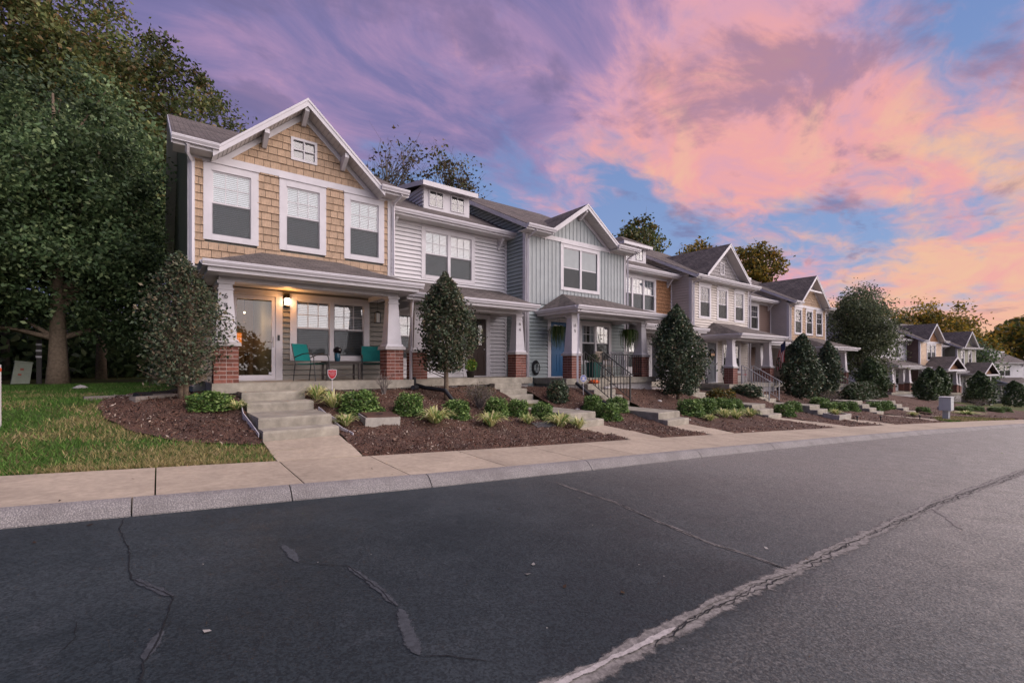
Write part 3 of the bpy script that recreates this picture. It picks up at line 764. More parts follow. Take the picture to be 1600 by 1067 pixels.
# ---------------------------------------------------------------- ground, road, kerb, pavement
ZE0 = -1.03
CBX = [-300, -40, -10, -1, 2.7, 5.5, 8.5, 13.8, 20.7, 32, 45, 60, 80, 120, 400]; CBY = [30, 8.5, 6.6, 5.58, 5.2, 5.02, 4.9, 4.55, 4.0, 2.8, .8, -2.5, -8.5, -24, -150]
SOX = [-40, 0, 10, 30, 60]; SOY = [1.57, 1.57, 1.53, 1.45, 1.45]
BX = [-60, -30, -10, -1, 0, 5, 8, 12, 20, 30, 37, 50, 60, 75, 95, 400]; BZ = [.6, .1, -.30, -.27, -.26, -.27, -.34, -.45, -.85, -1.2, -1.4, -2.3, -2.95, -4.0, -5, -8]
def zroad(X): return ZE0 - .047 * np.clip(X, -3, 75) + .01 * np.clip(-3 - X, 0, 30)
def ycurb(X): return np.interp(X, CBX, CBY)
def yback(X): return ycurb(X) + np.interp(X, SOX, SOY)
PFX = [-300, 5.0, 5.6, 9.7, 10.3, 15.2, 15.8, 20.0, 20.6, 25.8, 26.4, 31.0, 31.6, 400]; PFY = [10.6, 10.6, 11.6, 11.6, 10.6, 10.6, 11.6, 11.6, 10.6, 10.6, 11.6, 11.6, 10.6, 10.6]
def zground(X, Y):
    X = np.asarray(X, float); Y = np.asarray(Y, float)
    s = yback(X); z0 = zroad(X) + .15; t = np.clip((Y - s) / np.maximum(np.interp(X, PFX, PFY) - s, .5), 0, 1); w = t ** np.interp(X, [3, 8], [1.35, 2.1])
    z = z0 + (np.interp(X, BX, BZ) - z0) * w + np.maximum(0, Y - 10.7) * .004
    return np.where(Y <= ycurb(X), zroad(X), np.where(Y <= s, z0, z))
def ZG(x, y): return float(zground(x, y))
def grid_obj(name, xs, ys, zf, m):
    X, Y = np.meshgrid(xs, ys); Z = zf(X, Y); nx, ny = len(xs), len(ys)
    V = np.stack([X, Y, Z], -1).reshape(-1, 3); i = np.arange(nx * ny).reshape(ny, nx)
    F = np.stack([i[:-1, :-1], i[:-1, 1:], i[1:, 1:], i[1:, :-1]], -1).reshape(-1, 4)
    me = bpy.data.meshes.new(name); me.from_pydata(V.tolist(), [], F.tolist()); me.polygons.foreach_set('use_smooth', [True] * len(F)); me.update()
    return put(name, me, m)
def strip_obj(name, xs, fa, fb, nv, zf, m, parent=None, jit=0):
    P = []
    for v in range(nv + 1):
        for x in xs:
            y = fa(x) + (fb(x) - fa(x)) * v / nv; P.append((x, y, zf(x, y) + (random.uniform(-jit, jit) if 0 < v < nv else 0)))
    n = len(xs); F = [(v*n+i, v*n+i+1, (v+1)*n+i+1, (v+1)*n+i) for v in range(nv) for i in range(n - 1)]
    me = bpy.data.meshes.new(name); me.from_pydata(P, [], F); me.polygons.foreach_set('use_smooth', [True] * len(F)); me.update()
    return put(name, me, m, parent)

def node_mat(name):
    m = bpy.data.materials.new(name); m.use_nodes = True; return m, m.node_tree.nodes, m.node_tree.links, m.node_tree.nodes['Principled BSDF']
def NX(N, L, vec, scale, detail=5, rough=.6):
    n = N.new('ShaderNodeTexNoise'); L.new(vec, n.inputs[0]); n.inputs['Scale'].default_value = scale; n.inputs['Detail'].default_value = detail; n.inputs['Roughness'].default_value = rough; return n.outputs[0]
def MR(N, L, v, a, b, c=0, d=1):
    n = N.new('ShaderNodeMapRange'); n.interpolation_type = 'SMOOTHSTEP'; L.new(v, n.inputs[0]); n.inputs[1].default_value = a; n.inputs[2].default_value = b; n.inputs[3].default_value = c; n.inputs[4].default_value = d; return n.outputs[0]
def MXC(N, L, f, a, b):
    n = N.new('ShaderNodeMix'); n.data_type = 'RGBA'
    L.new(f, n.inputs[0]) if not isinstance(f, float) else setattr(n.inputs[0], 'default_value', f)
    for i, v in ((6, a), (7, b)):
        if isinstance(v, tuple): n.inputs[i].default_value = (*v, 1)
        else: L.new(v, n.inputs[i])
    return n.outputs[2]
# asphalt: dark sealed lane, older coarse lane beyond the centre seam
ASPH, N, L, b = node_mat('asphalt'); pos = N.new('ShaderNodeTexCoord').outputs['Object']
sx = N.new('ShaderNodeSeparateXYZ'); L.new(pos, sx.inputs[0])
big = NX(N, L, pos, .45, 6); med = NX(N, L, pos, 3.2, 6, .7); fine = NX(N, L, pos, 55, 3, .7)
vo = N.new('ShaderNodeTexVoronoi'); L.new(pos, vo.inputs[0]); vo.inputs['Scale'].default_value = 85
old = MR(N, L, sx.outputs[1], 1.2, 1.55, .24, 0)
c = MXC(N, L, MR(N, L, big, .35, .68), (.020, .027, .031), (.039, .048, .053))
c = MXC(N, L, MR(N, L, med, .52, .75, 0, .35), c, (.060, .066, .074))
wear_sheen = N.new('ShaderNodeMath'); wear_sheen.operation = 'ADD'; L.new(MR(N, L, sx.outputs[0], 1.8, 10, 0, .95), wear_sheen.inputs[0]); L.new(old, wear_sheen.inputs[1]); wear_sheen.use_clamp = True  # lane wear, plus sunset sheen painted into the colour along x
wm = N.new('ShaderNodeMath'); wm.operation = 'MULTIPLY'; L.new(wear_sheen.outputs[0], wm.inputs[0]); L.new(MR(N, L, fine, .42, .62, .25, 1), wm.inputs[1])
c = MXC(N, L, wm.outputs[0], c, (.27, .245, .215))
c = MXC(N, L, MR(N, L, vo.outputs['Distance'], .0, .13, .35, 0), c, (.15, .145, .14))
cell = N.new('ShaderNodeSeparateColor'); L.new(vo.outputs['Color'], cell.inputs[0])
hv = N.new('ShaderNodeHueSaturation'); L.new(c, hv.inputs['Color']); L.new(MR(N, L, cell.outputs[0], .0, 1.0, .68, 1.36), hv.inputs['Value']); c = hv.outputs[0]
stn = MR(N, L, NX(N, L, pos, 1.4, 8, .75), .57, .74, 0, .35); c = MXC(N, L, stn, c, (.022, .022, .026))
L.new(c, b.inputs['Base Color']); L.new(MR(N, L, med, .3, .7, .50, .70), b.inputs['Roughness']); L.new(MR(N, L, wear_sheen.outputs[0], 0, 1, .22, .5), b.inputs['Specular IOR Level'])
bp = N.new('ShaderNodeBump'); bp.inputs['Distance'].default_value = .012
bs = N.new('ShaderNodeMath'); bs.operation = 'MULTIPLY_ADD'; L.new(wear_sheen.outputs[0], bs.inputs[0]); bs.inputs[1].default_value = .5; bs.inputs[2].default_value = .35; L.new(bs.outputs[0], bp.inputs['Strength'])
L.new(fine, bp.inputs['Height']); L.new(bp.outputs[0], b.inputs['Normal'])
# soil and lawn
SOIL, N, L, b = node_mat('lawn_soil'); pos = N.new('ShaderNodeTexCoord').outputs['Object']
c = MXC(N, L, MR(N, L, NX(N, L, pos, .7, 6), .38, .62), (.050, .085, .022), (.12, .105, .045))
c = MXC(N, L, MR(N, L, NX(N, L, pos, 9, 5), .5, .72, 0, .6), c, (.16, .115, .06))
L.new(c, b.inputs['Base Color']); b.inputs['Roughness'].default_value = .95; b.inputs['Specular IOR Level'].default_value = .1
MULCH, N, L, b = node_mat('mulch'); pos = N.new('ShaderNodeTexCoord').outputs['Object']
vo = N.new('ShaderNodeTexVoronoi'); L.new(pos, vo.inputs[0]); vo.inputs['Scale'].default_value = 38
c = MXC(N, L, MR(N, L, NX(N, L, pos, 24, 6, .75), .35, .65), (.046, .024, .015), (.175, .085, .055))
c = MXC(N, L, MR(N, L, NX(N, L, pos, 1.1, 4), .45, .65, 0, .5), c, (.060, .035, .028))
L.new(c, b.inputs['Base Color']); b.inputs['Roughness'].default_value = .9
bp = N.new('ShaderNodeBump'); bp.inputs['Strength'].default_value = 1; bp.inputs['Distance'].default_value = .03; L.new(vo.outputs[0], bp.inputs['Height']); L.new(bp.outputs[0], b.inputs['Normal'])
# exposed-aggregate kerb
KERBM, N, L, b = node_mat('kerb_aggregate'); pos = N.new('ShaderNodeTexCoord').outputs['Object']
vo = N.new('ShaderNodeTexVoronoi'); L.new(pos, vo.inputs[0]); vo.inputs['Scale'].default_value = 75
c = MXC(N, L, MR(N, L, vo.outputs['Distance'], .15, .6), (.36, .33, .31), (.20, .185, .18))
c = MXC(N, L, MR(N, L, NX(N, L, pos, 2.2, 7, .7), .40, .68, 0, .6), c, (.14, .125, .12))
vc = N.new('ShaderNodeTexVoronoi'); L.new(pos, vc.inputs[0]); vc.inputs['Scale'].default_value = 60
c = MXC(N, L, MR(N, L, vc.outputs['Distance'], .0, .14, .8, 0), c, (.55, .50, .46))
L.new(c, b.inputs['Base Color']); b.inputs['Roughness'].default_value = .85
bp = N.new('ShaderNodeBump'); bp.inputs['Strength'].default_value = .6; bp.inputs['Distance'].default_value = .01; L.new(vo.outputs[0], bp.inputs['Height']); L.new(bp.outputs[0], b.inputs['Normal'])

NSTEP = [(1.27, 2.42), (8.2, 9.25), (11.2, 12.25), (18.1, 19.2), (21.9, 23.0), (28.6, 29.7), (32.9, 34.0)]
LBY = [7.78, 7.95, 8.25, 8.7, 9.3, 9.9, 10.5, 11.3, 12.6]; LBX = [1.18, .75, .18, -.22, -.55, -.75, -.82, -.72, -.45]
def in_left_bed(x, y): return (7.8 < y) & (y < 12.6) & (x > np.interp(y, LBY, LBX)) & (x < 1.25)
xs = np.concatenate([np.array([-400, -200, -100, -60, -40, -25, -15]), np.arange(-9, 46, .25), np.arange(46, 110, 2), np.array([120, 150, 200, 300, 500])])
ys = np.concatenate([np.array([-400, -150, -60, -30, -15, -9]), np.arange(-7, 13, .25), np.arange(14, 40, 2), np.array([45, 60, 90, 150, 400])])
def zterr(X, Y):
    z = zground(X, Y); bed = (Y > yback(X)) & (Y < 12.2) & (X > 1.35) & (X < 53.5)
    instep = np.zeros(np.shape(X), bool)
    for p_, q_ in NSTEP[1:]: instep |= (X > p_ - .02) & (X < q_ + .02)
    z = z - np.where(instep, .13, .045) * bed
    z = z - .05 * in_left_bed(X - .15, Y - .1)
    z = np.where((X > 1.3) & (X < 2.4) & (Y > yback(X)) & (Y < 11), z - .06, z)
    z = np.where(Y <= yback(X) + .05, np.minimum(z, zroad(X) - .12), z)
    far = np.clip((np.hypot(X, Y) - 120) / 200, 0, 1); z = z * (1 - far) + far * -6
    return np.where(Y < -8, zroad(X) + .05, z)
struct(grid_obj('ground', xs, ys, zterr, SOIL))
rx = np.concatenate([np.arange(-60, -6, 3), np.arange(-6, 40, .5), np.arange(40, 120, 2)])
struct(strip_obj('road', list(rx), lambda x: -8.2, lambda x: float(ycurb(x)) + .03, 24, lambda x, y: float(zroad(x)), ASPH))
# the pavement in slabs, the kerb in blocks
walk = struct(thing('pavement', None, None)); kerb = struct(thing('kerb', None, None))
joints = [-14.1, -11.6, -9.0, -6.5, -4.0, -1.9, -.03, 1.29, 2.5, 3.95, 5.4, 6.7, 8.05, 9.4, 10.75]
while joints[-1] < 60: joints.append(joints[-1] + 1.35)
for a, b_ in zip(joints[:-1], joints[1:]):
    n = max(1, int((b_ - a) / .7)); X = [a + .007 + (b_ - a - .014) * i / n for i in range(n + 1)]
    top = [(x, float(ycurb(x)) + .165, float(zroad(x)) + .137) for x in X] + [(x, float(yback(x)), float(zroad(x)) + .157) for x in reversed(X)]
    MB().slab(top, (0, 0, -.16)).build('slab', WALKC, walk)
kj = [-13.4, -10.8, -8.2, -5.5, -2.85, -.2, 1.13, 2.7, 5.4, 8.35]
while kj[-1] < 60: kj.append(kj[-1] + 2.75)
for a, b_ in zip(kj[:-1], kj[1:]):
    n = max(1, int((b_ - a) / .6)); X = [a + .006 + (b_ - a - .012) * i / n for i in range(n + 1)]
    m = MB(); prof = [(-.03, -.05), (-.03, .012), (.03, .085), (.075, .122), (.13, .137), (.160, .138), (.160, -.05)]
    rings = [[(x, float(ycurb(x)) + p, float(zroad(x)) + q) for p, q in prof] for x in X]
    for r0, r1 in zip(rings[:-1], rings[1:]): m.loft(r0, r1, False)
    m.poly(rings[0][::-1]); m.poly(rings[-1])
    m.build('kerb_block', KERBM, kerb)

# ---------------------------------------------------------------- beds
PORCHY = [10.85, 11.9, 10.85, 11.9, 10.85, 11.9, 10.85]
def front_y(x):                                # where a bed ends against the porches
    return 11.2 if (x < 5.2 or 10.1 < x < 15.4 or 20.4 < x < 26 or x > 31.3) else 12.3
def lump(x, y): return .018 * math.sin(x * 5.1 + y * 3.3) + .014 * math.sin(x * 11.7 - y * 9.1) + .01 * math.sin(x * 23 + y * 19)
BEDX0, BEDX1 = 2.44, 54.0
bx = [BEDX0 + i * .14 for i in range(int(18 / .14))]; bx += [bx[-1] + .4 * i for i in range(1, int((BEDX1 - bx[-1]) / .4))]
bed_lo = lambda x: float(yback(x)) + .03 + .02 * math.sin(x * 7) + .015 * math.sin(x * 17)
edges = [BEDX0] + [v for p in NSTEP[1:] for v in (p[0] - .01, p[1] + .01)] + [BEDX1]
for xa, xb in zip(edges[::2], edges[1::2]):
    k_ = max(6, int((xb - xa) / (.14 if xa < 20 else .35))); bx = [xa + (xb - xa) * i / k_ for i in range(k_ + 1)]
    struct(strip_obj('mulch_bed', bx, bed_lo, front_y, 34, lambda x, y: (ZG(x, y) + .03 + lump(x, y)) if y > bed_lo(x) + .02 else ZG(x, y) - .09, MULCH))
# small bed left of the first walk, curved edge towards the lawn
lyv = [7.8 + i * .12 for i in range(41)]
P = []; nv = 14
for y in lyv:
    xa = float(np.interp(y, LBY, LBX)) + .03 * math.sin(y * 9)
    for v in range(nv + 1):
        x = xa + (1.24 - xa) * v / nv; P.append((x, y, ZG(x, y) + .022 + lump(x, y) * (1 if v else .3)))
F = [(i*(nv+1)+v, i*(nv+1)+v+1, (i+1)*(nv+1)+v+1, (i+1)*(nv+1)+v) for i in range(len(lyv) - 1) for v in range(nv)]
me = bpy.data.meshes.new('mulch_bed'); me.from_pydata(P, [], F); me.polygons.foreach_set('use_smooth', [True] * len(F)); struct(put('mulch_bed', me, MULCH))
# chips of bark on the beds
n = 26000
cx_ = np.where(rng.uniform(size=n) < .62, rng.uniform(BEDX0, 11, n), rng.uniform(11, 40, n)); fy = np.array([front_y(v) for v in cx_])
lo_ = yback(cx_) + .04; cy_ = lo_ + (fy - .3 - lo_) * rng.uniform(0, 1, n) ** 1.25
k = np.ones(n, bool)
for p, q in NSTEP: k &= ~((cx_ > p - .03) & (cx_ < q + .03))
cx_, cy_ = cx_[k], cy_[k]
n2 = 4500; lx = rng.uniform(-.9, 1.25, n2); ly = rng.uniform(7.8, 12.2, n2); k = in_left_bed(lx, ly); lx, ly = lx[k], ly[k]
CX = np.concatenate([cx_, lx]); CY = np.concatenate([cy_, ly]); n = len(CX)
lm = .018 * np.sin(CX * 5.1 + CY * 3.3) + .014 * np.sin(CX * 11.7 - CY * 9.1) + .01 * np.sin(CX * 23 + CY * 19)
Pc = np.stack([CX, CY, zground(CX, CY) + .042 + lm + rng.uniform(0, .012, n)], 1)
me = leaf_mesh('bark_chips', Pc, rng.uniform(.012, .034, n) * np.where(CX > 12, 1.5, 1), pick_cols(n, [((.07, .035, .024), 5), ((.13, .058, .038), 4), ((.26, .18, .13), 2.6), ((.52, .43, .35), 2.2), ((.025, .015, .012), 4)], .3), .35, 1.6)
tag(put('bark_chips', me, BLADE), 'reddish brown bark chips covering the planting beds', 'mulch', kind='stuff')
# grass
def blades(name, X, Y, label, hmin=.04, hmax=.085, wd=.009):
    n = len(X); Z = zground(X, Y); h = rng.uniform(hmin, hmax, n); a = rng.uniform(0, 2 * np.pi, n); w = rng.uniform(.6, 1.3, n) * wd
    lean = rng.normal(size=(n, 2)) * .045
    base = np.stack([X, Y, Z - .01], 1); d = np.stack([np.cos(a) * w, np.sin(a) * w, np.zeros(n)], 1)
    tip = base + np.stack([lean[:, 0], lean[:, 1], h], 1)
    dry = np.sin(X * 1.7 + 1.3 * np.sin(Y * 1.1)) * np.sin(Y * 1.9 + X * .6) + .6 * np.sin(X * 4.1 + Y * 3.3) * np.sin(Y * 5.2 - X * 2) + rng.normal(size=n) * .55 - (Y - 9) * .16
    g = pick_cols(n, [((.085, .18, .032), 4), ((.13, .24, .048), 3), ((.06, .125, .024), 3)], .3); s = pick_cols(n, [((.36, .29, .13), 3), ((.25, .23, .09), 3), ((.42, .32, .18), 1)], .3)
    c = np.where((dry > .12)[:, None], s, g)
    return tag(put(name, tri_mesh(name, np.stack([base - d, base + d, tip], 1), None, c, 3), BLADE), label, 'grass', kind='stuff')
n = 150000
X = rng.uniform(-11, 1.25, n); Y = yback(X) + .02 + (rng.uniform(0, 1, n) ** 1.5) * 12.5
k = ~in_left_bed(X, Y) & ~((X > .2) & (Y > 10.5)) & (X > -.33 * Y - 2.5)
k &= ~((X > 1.1) & (Y > 7.8))
blades('lawn_grass', X[k], Y[k], 'patchy green and straw coloured lawn beside the first house')
n = 9000; X = rng.uniform(28.8, 37.5, n); Y = yback(X) + .03 + rng.uniform(0, 1, n) * 1.5 * np.sin((X - 28.8) / 8.7 * np.pi) ** .6
blades('verge_grass', X, Y, 'short green grass around the grey mailbox cabinet', .05, .10, .03)
# paths from the pavement to the steps
STEPS = [  # x range, list of (front y, top z) from the porch down, then path level
 (0, [(10.2, -.165), (9.62, -.33), (8.42, -.495), (7.98, -.66)], -.83)]
def walkpath(i, y_end, z_end):
    x0, x1 = NSTEP[i]; p = struct(thing('garden_path', None, None)); ya = float(yback((x0 + x1) / 2)) + .012
    zs_ = float(zroad((x0 + x1) / 2)) + .160
    n = 2 if y_end - ya > 1.1 else 1
    for k_ in range(n):
        p0 = ya + (y_end - ya) * k_ / n + .006; p1 = ya + (y_end - ya) * (k_ + 1) / n - .006; q = lambda y: zs_ + (z_end - zs_) * (y - ya) / (y_end - ya)
        za = lambda x: -.047 * (x - (x0 + x1) / 2)
        MB().slab([(x0, p0, q(p0) + za(x0) * (1 - k_ / n)), (x1, p0, q(p0) + za(x1) * (1 - k_ / n)), (x1, p1, q(p1)), (x0, p1, q(p1))], (0, 0, -.2)).build('slab', WALKC, p)
def steps(i, treads, zpath, label):
    x0, x1 = NSTEP[i]; t = thing('front_steps', label, 'steps', ((x0 + x1) / 2, treads[-1][0], zpath), 0, 'concrete front steps')
    yb_ = PORCHY[i] - .003; w = (x1 - x0) / 2
    for yf, z in treads:
        j = random.uniform(-.012, .012)
        m = MB().box(-w + j, w + j, yf - treads[-1][0], yb_ - treads[-1][0], z - .34 - zpath, z - zpath - .035); n = 0
        m.loft([(-w + j, yf - treads[-1][0], z - zpath - .035), (w + j, yf - treads[-1][0], z - zpath - .035), (w + j, yb_ - treads[-1][0], z - zpath - .035), (-w + j, yb_ - treads[-1][0], z - zpath - .035)],
               [(-w + j + .008, yf - treads[-1][0] + .012, z - zpath), (w + j - .008, yf - treads[-1][0] + .012, z - zpath), (w + j, yb_ - treads[-1][0], z - zpath), (-w + j, yb_ - treads[-1][0], z - zpath)])
        m.build('step', CONC, t); yb_ = yf - .002 if False else yb_
    walkpath(i, treads[-1][0] - .004, zpath)
    return t
def auto_steps(i, dz, nr_up, y_bot, label):
    x0, x1 = NSTEP[i]; xc = (x0 + x1) / 2; yp = PORCHY[i]; zsw = float(zroad(xc)) + .16; zend = zsw + .08; drop = dz - zend
    n = max(4, round(drop / .17)); r = drop / n; tr = []; y = yp; z = dz; low = n - 1 - nr_up
    for k_ in range(1, n):
        z -= r
        y = yp - .29 * k_ if k_ <= nr_up else y_bot + .30 * (n - 1 - k_)
        tr.append((y, z))
    steps(i, tr, zend, label)

# ---------------------------------------------------------------- the first row of townhouses
HW = 12.46
G3 = (3, 2)
U1 = dict(front=('shake', TAN_K), low=TAN_S, side=GREEN_SIDE, full_side=True, gable=(2.36, 1.92, 5.13, 6.87), gfeat='window', brk=(-.86, -.46, 0, .5) [1:], room=(.82, 1.73, 2.02),
          up=[(.26, 1.36, 3.2, 4.94, 1, G3), (1.81, 2.91, 3.2, 4.94, 1, G3), (3.37, 4.47, 3.2, 4.94, 1, G3)], trim=.16, lowwin=(2.05, 4.05, 2), door=(.82, 1.73, 'storm'),
          cols=(.55, 4.14), eave=(.2, 4.56), slab=(.3, 4.62), num=('646', None),
          spouts=[[(-.05, -.50, 5.06), (-.05, -.36, 4.94), (.045, -.09, 4.86), (.045, -.09, 2.2), (.045, -.09, -.1)], [(4.80, -.50, 5.06), (4.72, -.2, 4.92), (4.72, -.09, 4.85), (4.72, -.09, 2.9)]])
U2 = dict(front=('lap', WHITE_S), low=WHITE_S, side=WHITE_S, up=[(1.47, 3.5, 3.19, 4.86, 2, G3)], dormer=(2.02, 3.86, False), lowwin=(.55, 1.75, 1), door=(3.18, 3.98, 'wood'), doorkw=dict(col=(.045, .028, .022), glass='tall'),
          porch='shed', cols=(.66, 4.3), eave=(.06, 4.55), slab=(.2, 4.75), num=(None, '648'), spouts=[[(.25, -1.02, 2.28), (.25, -.86, 2.1), (.25, -.80, 1.7), (.25, -.80, .9), (.18, -.92, .75), (.18, -.92, -.1)]])
U3 = dict(front=('batten', BLUEG), low=SAGE_S, side=SAGE_S, gable=(2.62, 1.76, 5.22, 6.45), gclad=('batten', BLUEG), brk=(0,), up=[(1.65, 3.75, 3.22, 4.94, 2, G3)], lowwin=(2.62, 4.45, 2), lowblind=False, lowcurtain=True, door=(1.16, 1.97, 'wood'), doorkw=dict(col=(.02, .085, .19), glass=True),
          cols=(.92, 4.62), eave=(.5, 5.1), slab=(.4, 5.2), num=('650', None), spouts=[[(.1, -.50, 5.06), (.05, -.3, 4.95), (.05, -.09, 4.85), (.05, -.09, 0)], [(5.5, -.50, 5.06), (5.41, -.2, 4.92), (5.41, -.09, 4.85), (5.41, -.09, 0)], [(.62, -2.1, 2.28), (.66, -1.9, 2.12), (.66, -1.9, 1.0), (.60, -1.92, .8), (.60, -1.92, -.15)]])
U4 = dict(front=('shake', BROWN_K), low=WHITE_S, side=CREAM_S, up=[(.9, 3.62, 3.19, 4.86, 3, G3)], dormer=(2.2, 4.1, True), lowwin=(.5, 2.2, 2), door=(3.3, 4.1, 'wood'), porch='shed', cols=(.66, 4.3), eave=(.06, 4.6), slab=(.2, 4.8))
U5 = dict(front=('lap', CREAM_S), low=CREAM_S, side=CREAM_S, gable=(2.8, 2.14, 5.36, 7.1), gclad=('shake', GREY_K), gfeat='vent', pent=True, up=[(.6, 1.72, 3.2, 4.9, 1, G3), (2.3, 3.42, 3.2, 4.9, 1, G3), (4.05, 5.17, 3.2, 4.9, 1, G3)], lowwin=(2.8, 4.75, 2), lowblind=False, lowcurtain=True, door=(1.38, 2.2, 'wood'), doorkw=dict(col=(.12, .125, .14)),
          cols=(1.15, 4.95), eave=(.7, 5.4), slab=(.5, 5.5), spouts=[[(.1, -.50, 5.06), (.05, -.3, 4.95), (.05, -.09, 4.85), (.05, -.09, 0)], [(5.8, -.50, 5.06), (5.7, -.2, 4.92), (5.7, -.09, 4.85), (5.7, -.09, 0)]])
U6 = dict(front=('lap', BROWN_S), low=BROWN_S, side=BROWN_S, up=[(1.5, 3.6, 3.19, 4.86, 2, G3)], dormer=(1.9, 3.8, True), lowwin=(.6, 2.0, 1), door=(3.3, 4.1, 'wood'), porch='shed', cols=(.66, 4.5), eave=(.06, 4.9), slab=(.2, 5.0))
U7 = dict(front=('shake', TAN_K), low=CREAM_S, side=CREAM_S, gable=(3.05, 2.25, 5.3, 7.1), collar=True, up=[(.75, 1.95, 3.2, 4.92, 1, G3), (2.5, 3.7, 3.2, 4.92, 1, G3), (4.2, 5.4, 3.2, 4.92, 1, G3)], lowwin=(2.8, 4.75, 2), door=(1.38, 2.2, 'wood'), cols=(1.15, 5.1), eave=(.7, 5.6), slab=(.5, 5.7),
          spouts=[[(.1, -.50, 5.06), (.05, -.3, 4.95), (.05, -.09, 4.85), (.05, -.09, 0)]])
ROW = 'townhouses in the near row'
H1 = townhouse('tan shake townhouse with lit porch lantern and steep gable, numbered 646', .53, HW, 0, 4.68, 0, True, U1, True, ROW)
townhouse('white lap sided townhouse with small twin window dormer, numbered 648', 5.21, HW, 0, 4.90, -.03, False, U2, True, ROW)
townhouse('blue grey board and batten townhouse with blue door, numbered 650', 10.11, HW, 0, 5.36, -.07, True, U3, True, ROW)
U4b = dict(U4); U4b['split'] = [('lap', WHITE_S, .1, .95), ('shake', BROWN_K, .95, 4.85)]
townhouse('set back townhouse with brown shakes beside a triple window', 15.47, HW, 0, 4.95, -.32, False, U4b, False, ROW)
townhouse('cream lap sided townhouse with louvred vent in its gable', 20.42, HW, 0, 5.66, -.52, True, U5, False, ROW)
townhouse('set back brown lap sided townhouse between two cream gabled houses', 26.08, HW, 0, 5.25, -.68, False, U6, False, ROW)
townhouse('end townhouse of the near row, tan shakes and collar tie in gable', 31.33, HW, 0, 5.96, -.84, True, U7, False, ROW)
# second row, turned with the bend of the road
ROW2 = 'townhouses in the far row'; r2 = R(-10)
def far_house(label, lx, w, dz, fwd, base, **kw):
    sp = dict(base); sp.update(kw)
    townhouse(label, 60.2 + lx * math.cos(r2), 11.9 + lx * math.sin(r2), r2, w, dz + .2, fwd, sp, False, ROW2)
DUP = [(1.35, 3.35, 3.2, 4.92, 2, G3)]; TWO = [(.8, 1.75, 3.2, 4.9, 1, G3), (2.7, 3.65, 3.2, 4.9, 1, G3)]
FB = dict(low=TAN_S, cols=(.9, 3.9), eave=(.45, 4.35), slab=(.3, 4.4), lowwin=(2.5, 4.2, 2), door=(1.2, 2.0, 'wood'), porch='gable')
far_house('white gabled townhouse half hidden behind the broad green tree', -9.6, 4.7, -2.2, True, FB, front=('lap', WHITE_S), side=WHITE_S, up=DUP, gable=(2.35, 1.9, 5.2, 6.9), porch='hip', brk=(0,))
far_house('set back pale townhouse beyond the broad green tree', -4.9, 4.9, -2.35, False, FB, front=('lap', WHITE_S), side=WHITE_S, low=WHITE_S, up=DUP, porch='shed', cols=(.66, 4.3), eave=(.06, 4.5))
far_house('yellow fronted townhouse with dark brown side wall in the far row', 0, 4.7, -2.55, True, FB, front=('lap', YELLOW_S), side=BROWN_S, up=DUP, gable=(2.35, 1.8, 5.25, 6.95), brk=(0,), gclad=('shake', BROWN_K))
far_house('narrow set back olive townhouse between the far gabled houses', 4.7, 3.6, -2.8, False, FB, front=('lap', OLIVE_S), side=OLIVE_S, low=OLIVE_S, up=[(.9, 2.7, 3.2, 4.9, 2, G3)], porch='shed', cols=(.66, 3.0), eave=(.06, 3.3), slab=(.2, 3.4), lowwin=None, door=None)
far_house('olive sided townhouse with two narrow windows under its gable', 8.3, 4.7, -3.1, True, FB, front=('lap', OLIVE_S), side=OLIVE_S, up=TWO, gable=(2.35, 1.9, 5.2, 7.0), pent=True)
townhouse('pale townhouse farthest along the road with a small dormer', 88.5, 9.4, R(-24), 6.5, -4.35, False, dict(FB, front=('lap', WHITE_S), side=SAGE_S, up=[(1.6, 3.9, 3.2, 4.9, 2, G3)], dormer=(1.4, 3.6, False), porch='shed', cols=(.66, 4.3), eave=(.06, 6)), False, ROW2)

# ---------------------------------------------------------------- front steps
steps(0, [(10.25, -.165), (9.62, -.33), (8.42, -.495), (7.98, -.66)], -.81, 'wide concrete steps leading up to the shake house with teal chairs')
auto_steps(1, -.03, 4, 8.15, 'concrete steps descending from the white house numbered 648')
auto_steps(2, -.07, 4, 7.55, 'concrete steps with black iron railings below the blue door porch')
auto_steps(3, -.32, 4, 7.9, 'concrete steps of the set back house with brown shakes')
auto_steps(4, -.52, 4, 7.3, 'concrete steps with grey railings at the cream house')
auto_steps(5, -.68, 4, 7.3, 'concrete steps of the set back brown house')
auto_steps(6, -.84, 4, 6.9, 'concrete steps at the end house of the near row')

# ---------------------------------------------------------------- planting
GREEN_BOX = [((.165, .27, .066), 4), ((.10, .185, .046), 4), ((.29, .39, .125), 2.4), ((.04, .08, .022), 3)]
HOLLY = [((.050, .080, .044), 5), ((.075, .112, .060), 4), ((.115, .15, .085), 2.5), ((.15, .145, .08), 1.4), ((.20, .15, .09), .7), ((.026, .042, .024), 2.5)]
def shrub_mesh(seed, n=3300, pal=GREEN_BOX, size=.040, flat=.85):
    global rng
    rng = np.random.default_rng(seed)
    d = rand_dirs(n); d[:, 2] = np.abs(d[:, 2]) * .95 - .12 * rng.uniform(size=n); r = rng.uniform(.55, 1.0, n) ** .6
    bump = 1 + .10 * np.sin(d[:, 0] * 5 + seed) * np.sin(d[:, 1] * 6 + 2 * seed) + .10 * np.sin(d[:, 2] * 9 + seed) + .07 * rng.normal(size=n) * .6
    P = d * (r * bump)[:, None] * np.array([.5, .5, .95]); P[:, 2] = np.maximum(P[:, 2], -.02) + .03
    return leaf_mesh('foliage', P, size, pick_cols(n, pal, .3), .6, .5)
BOXM = [shrub_mesh(s) for s in (3, 8, 21)]
STEM = MB()
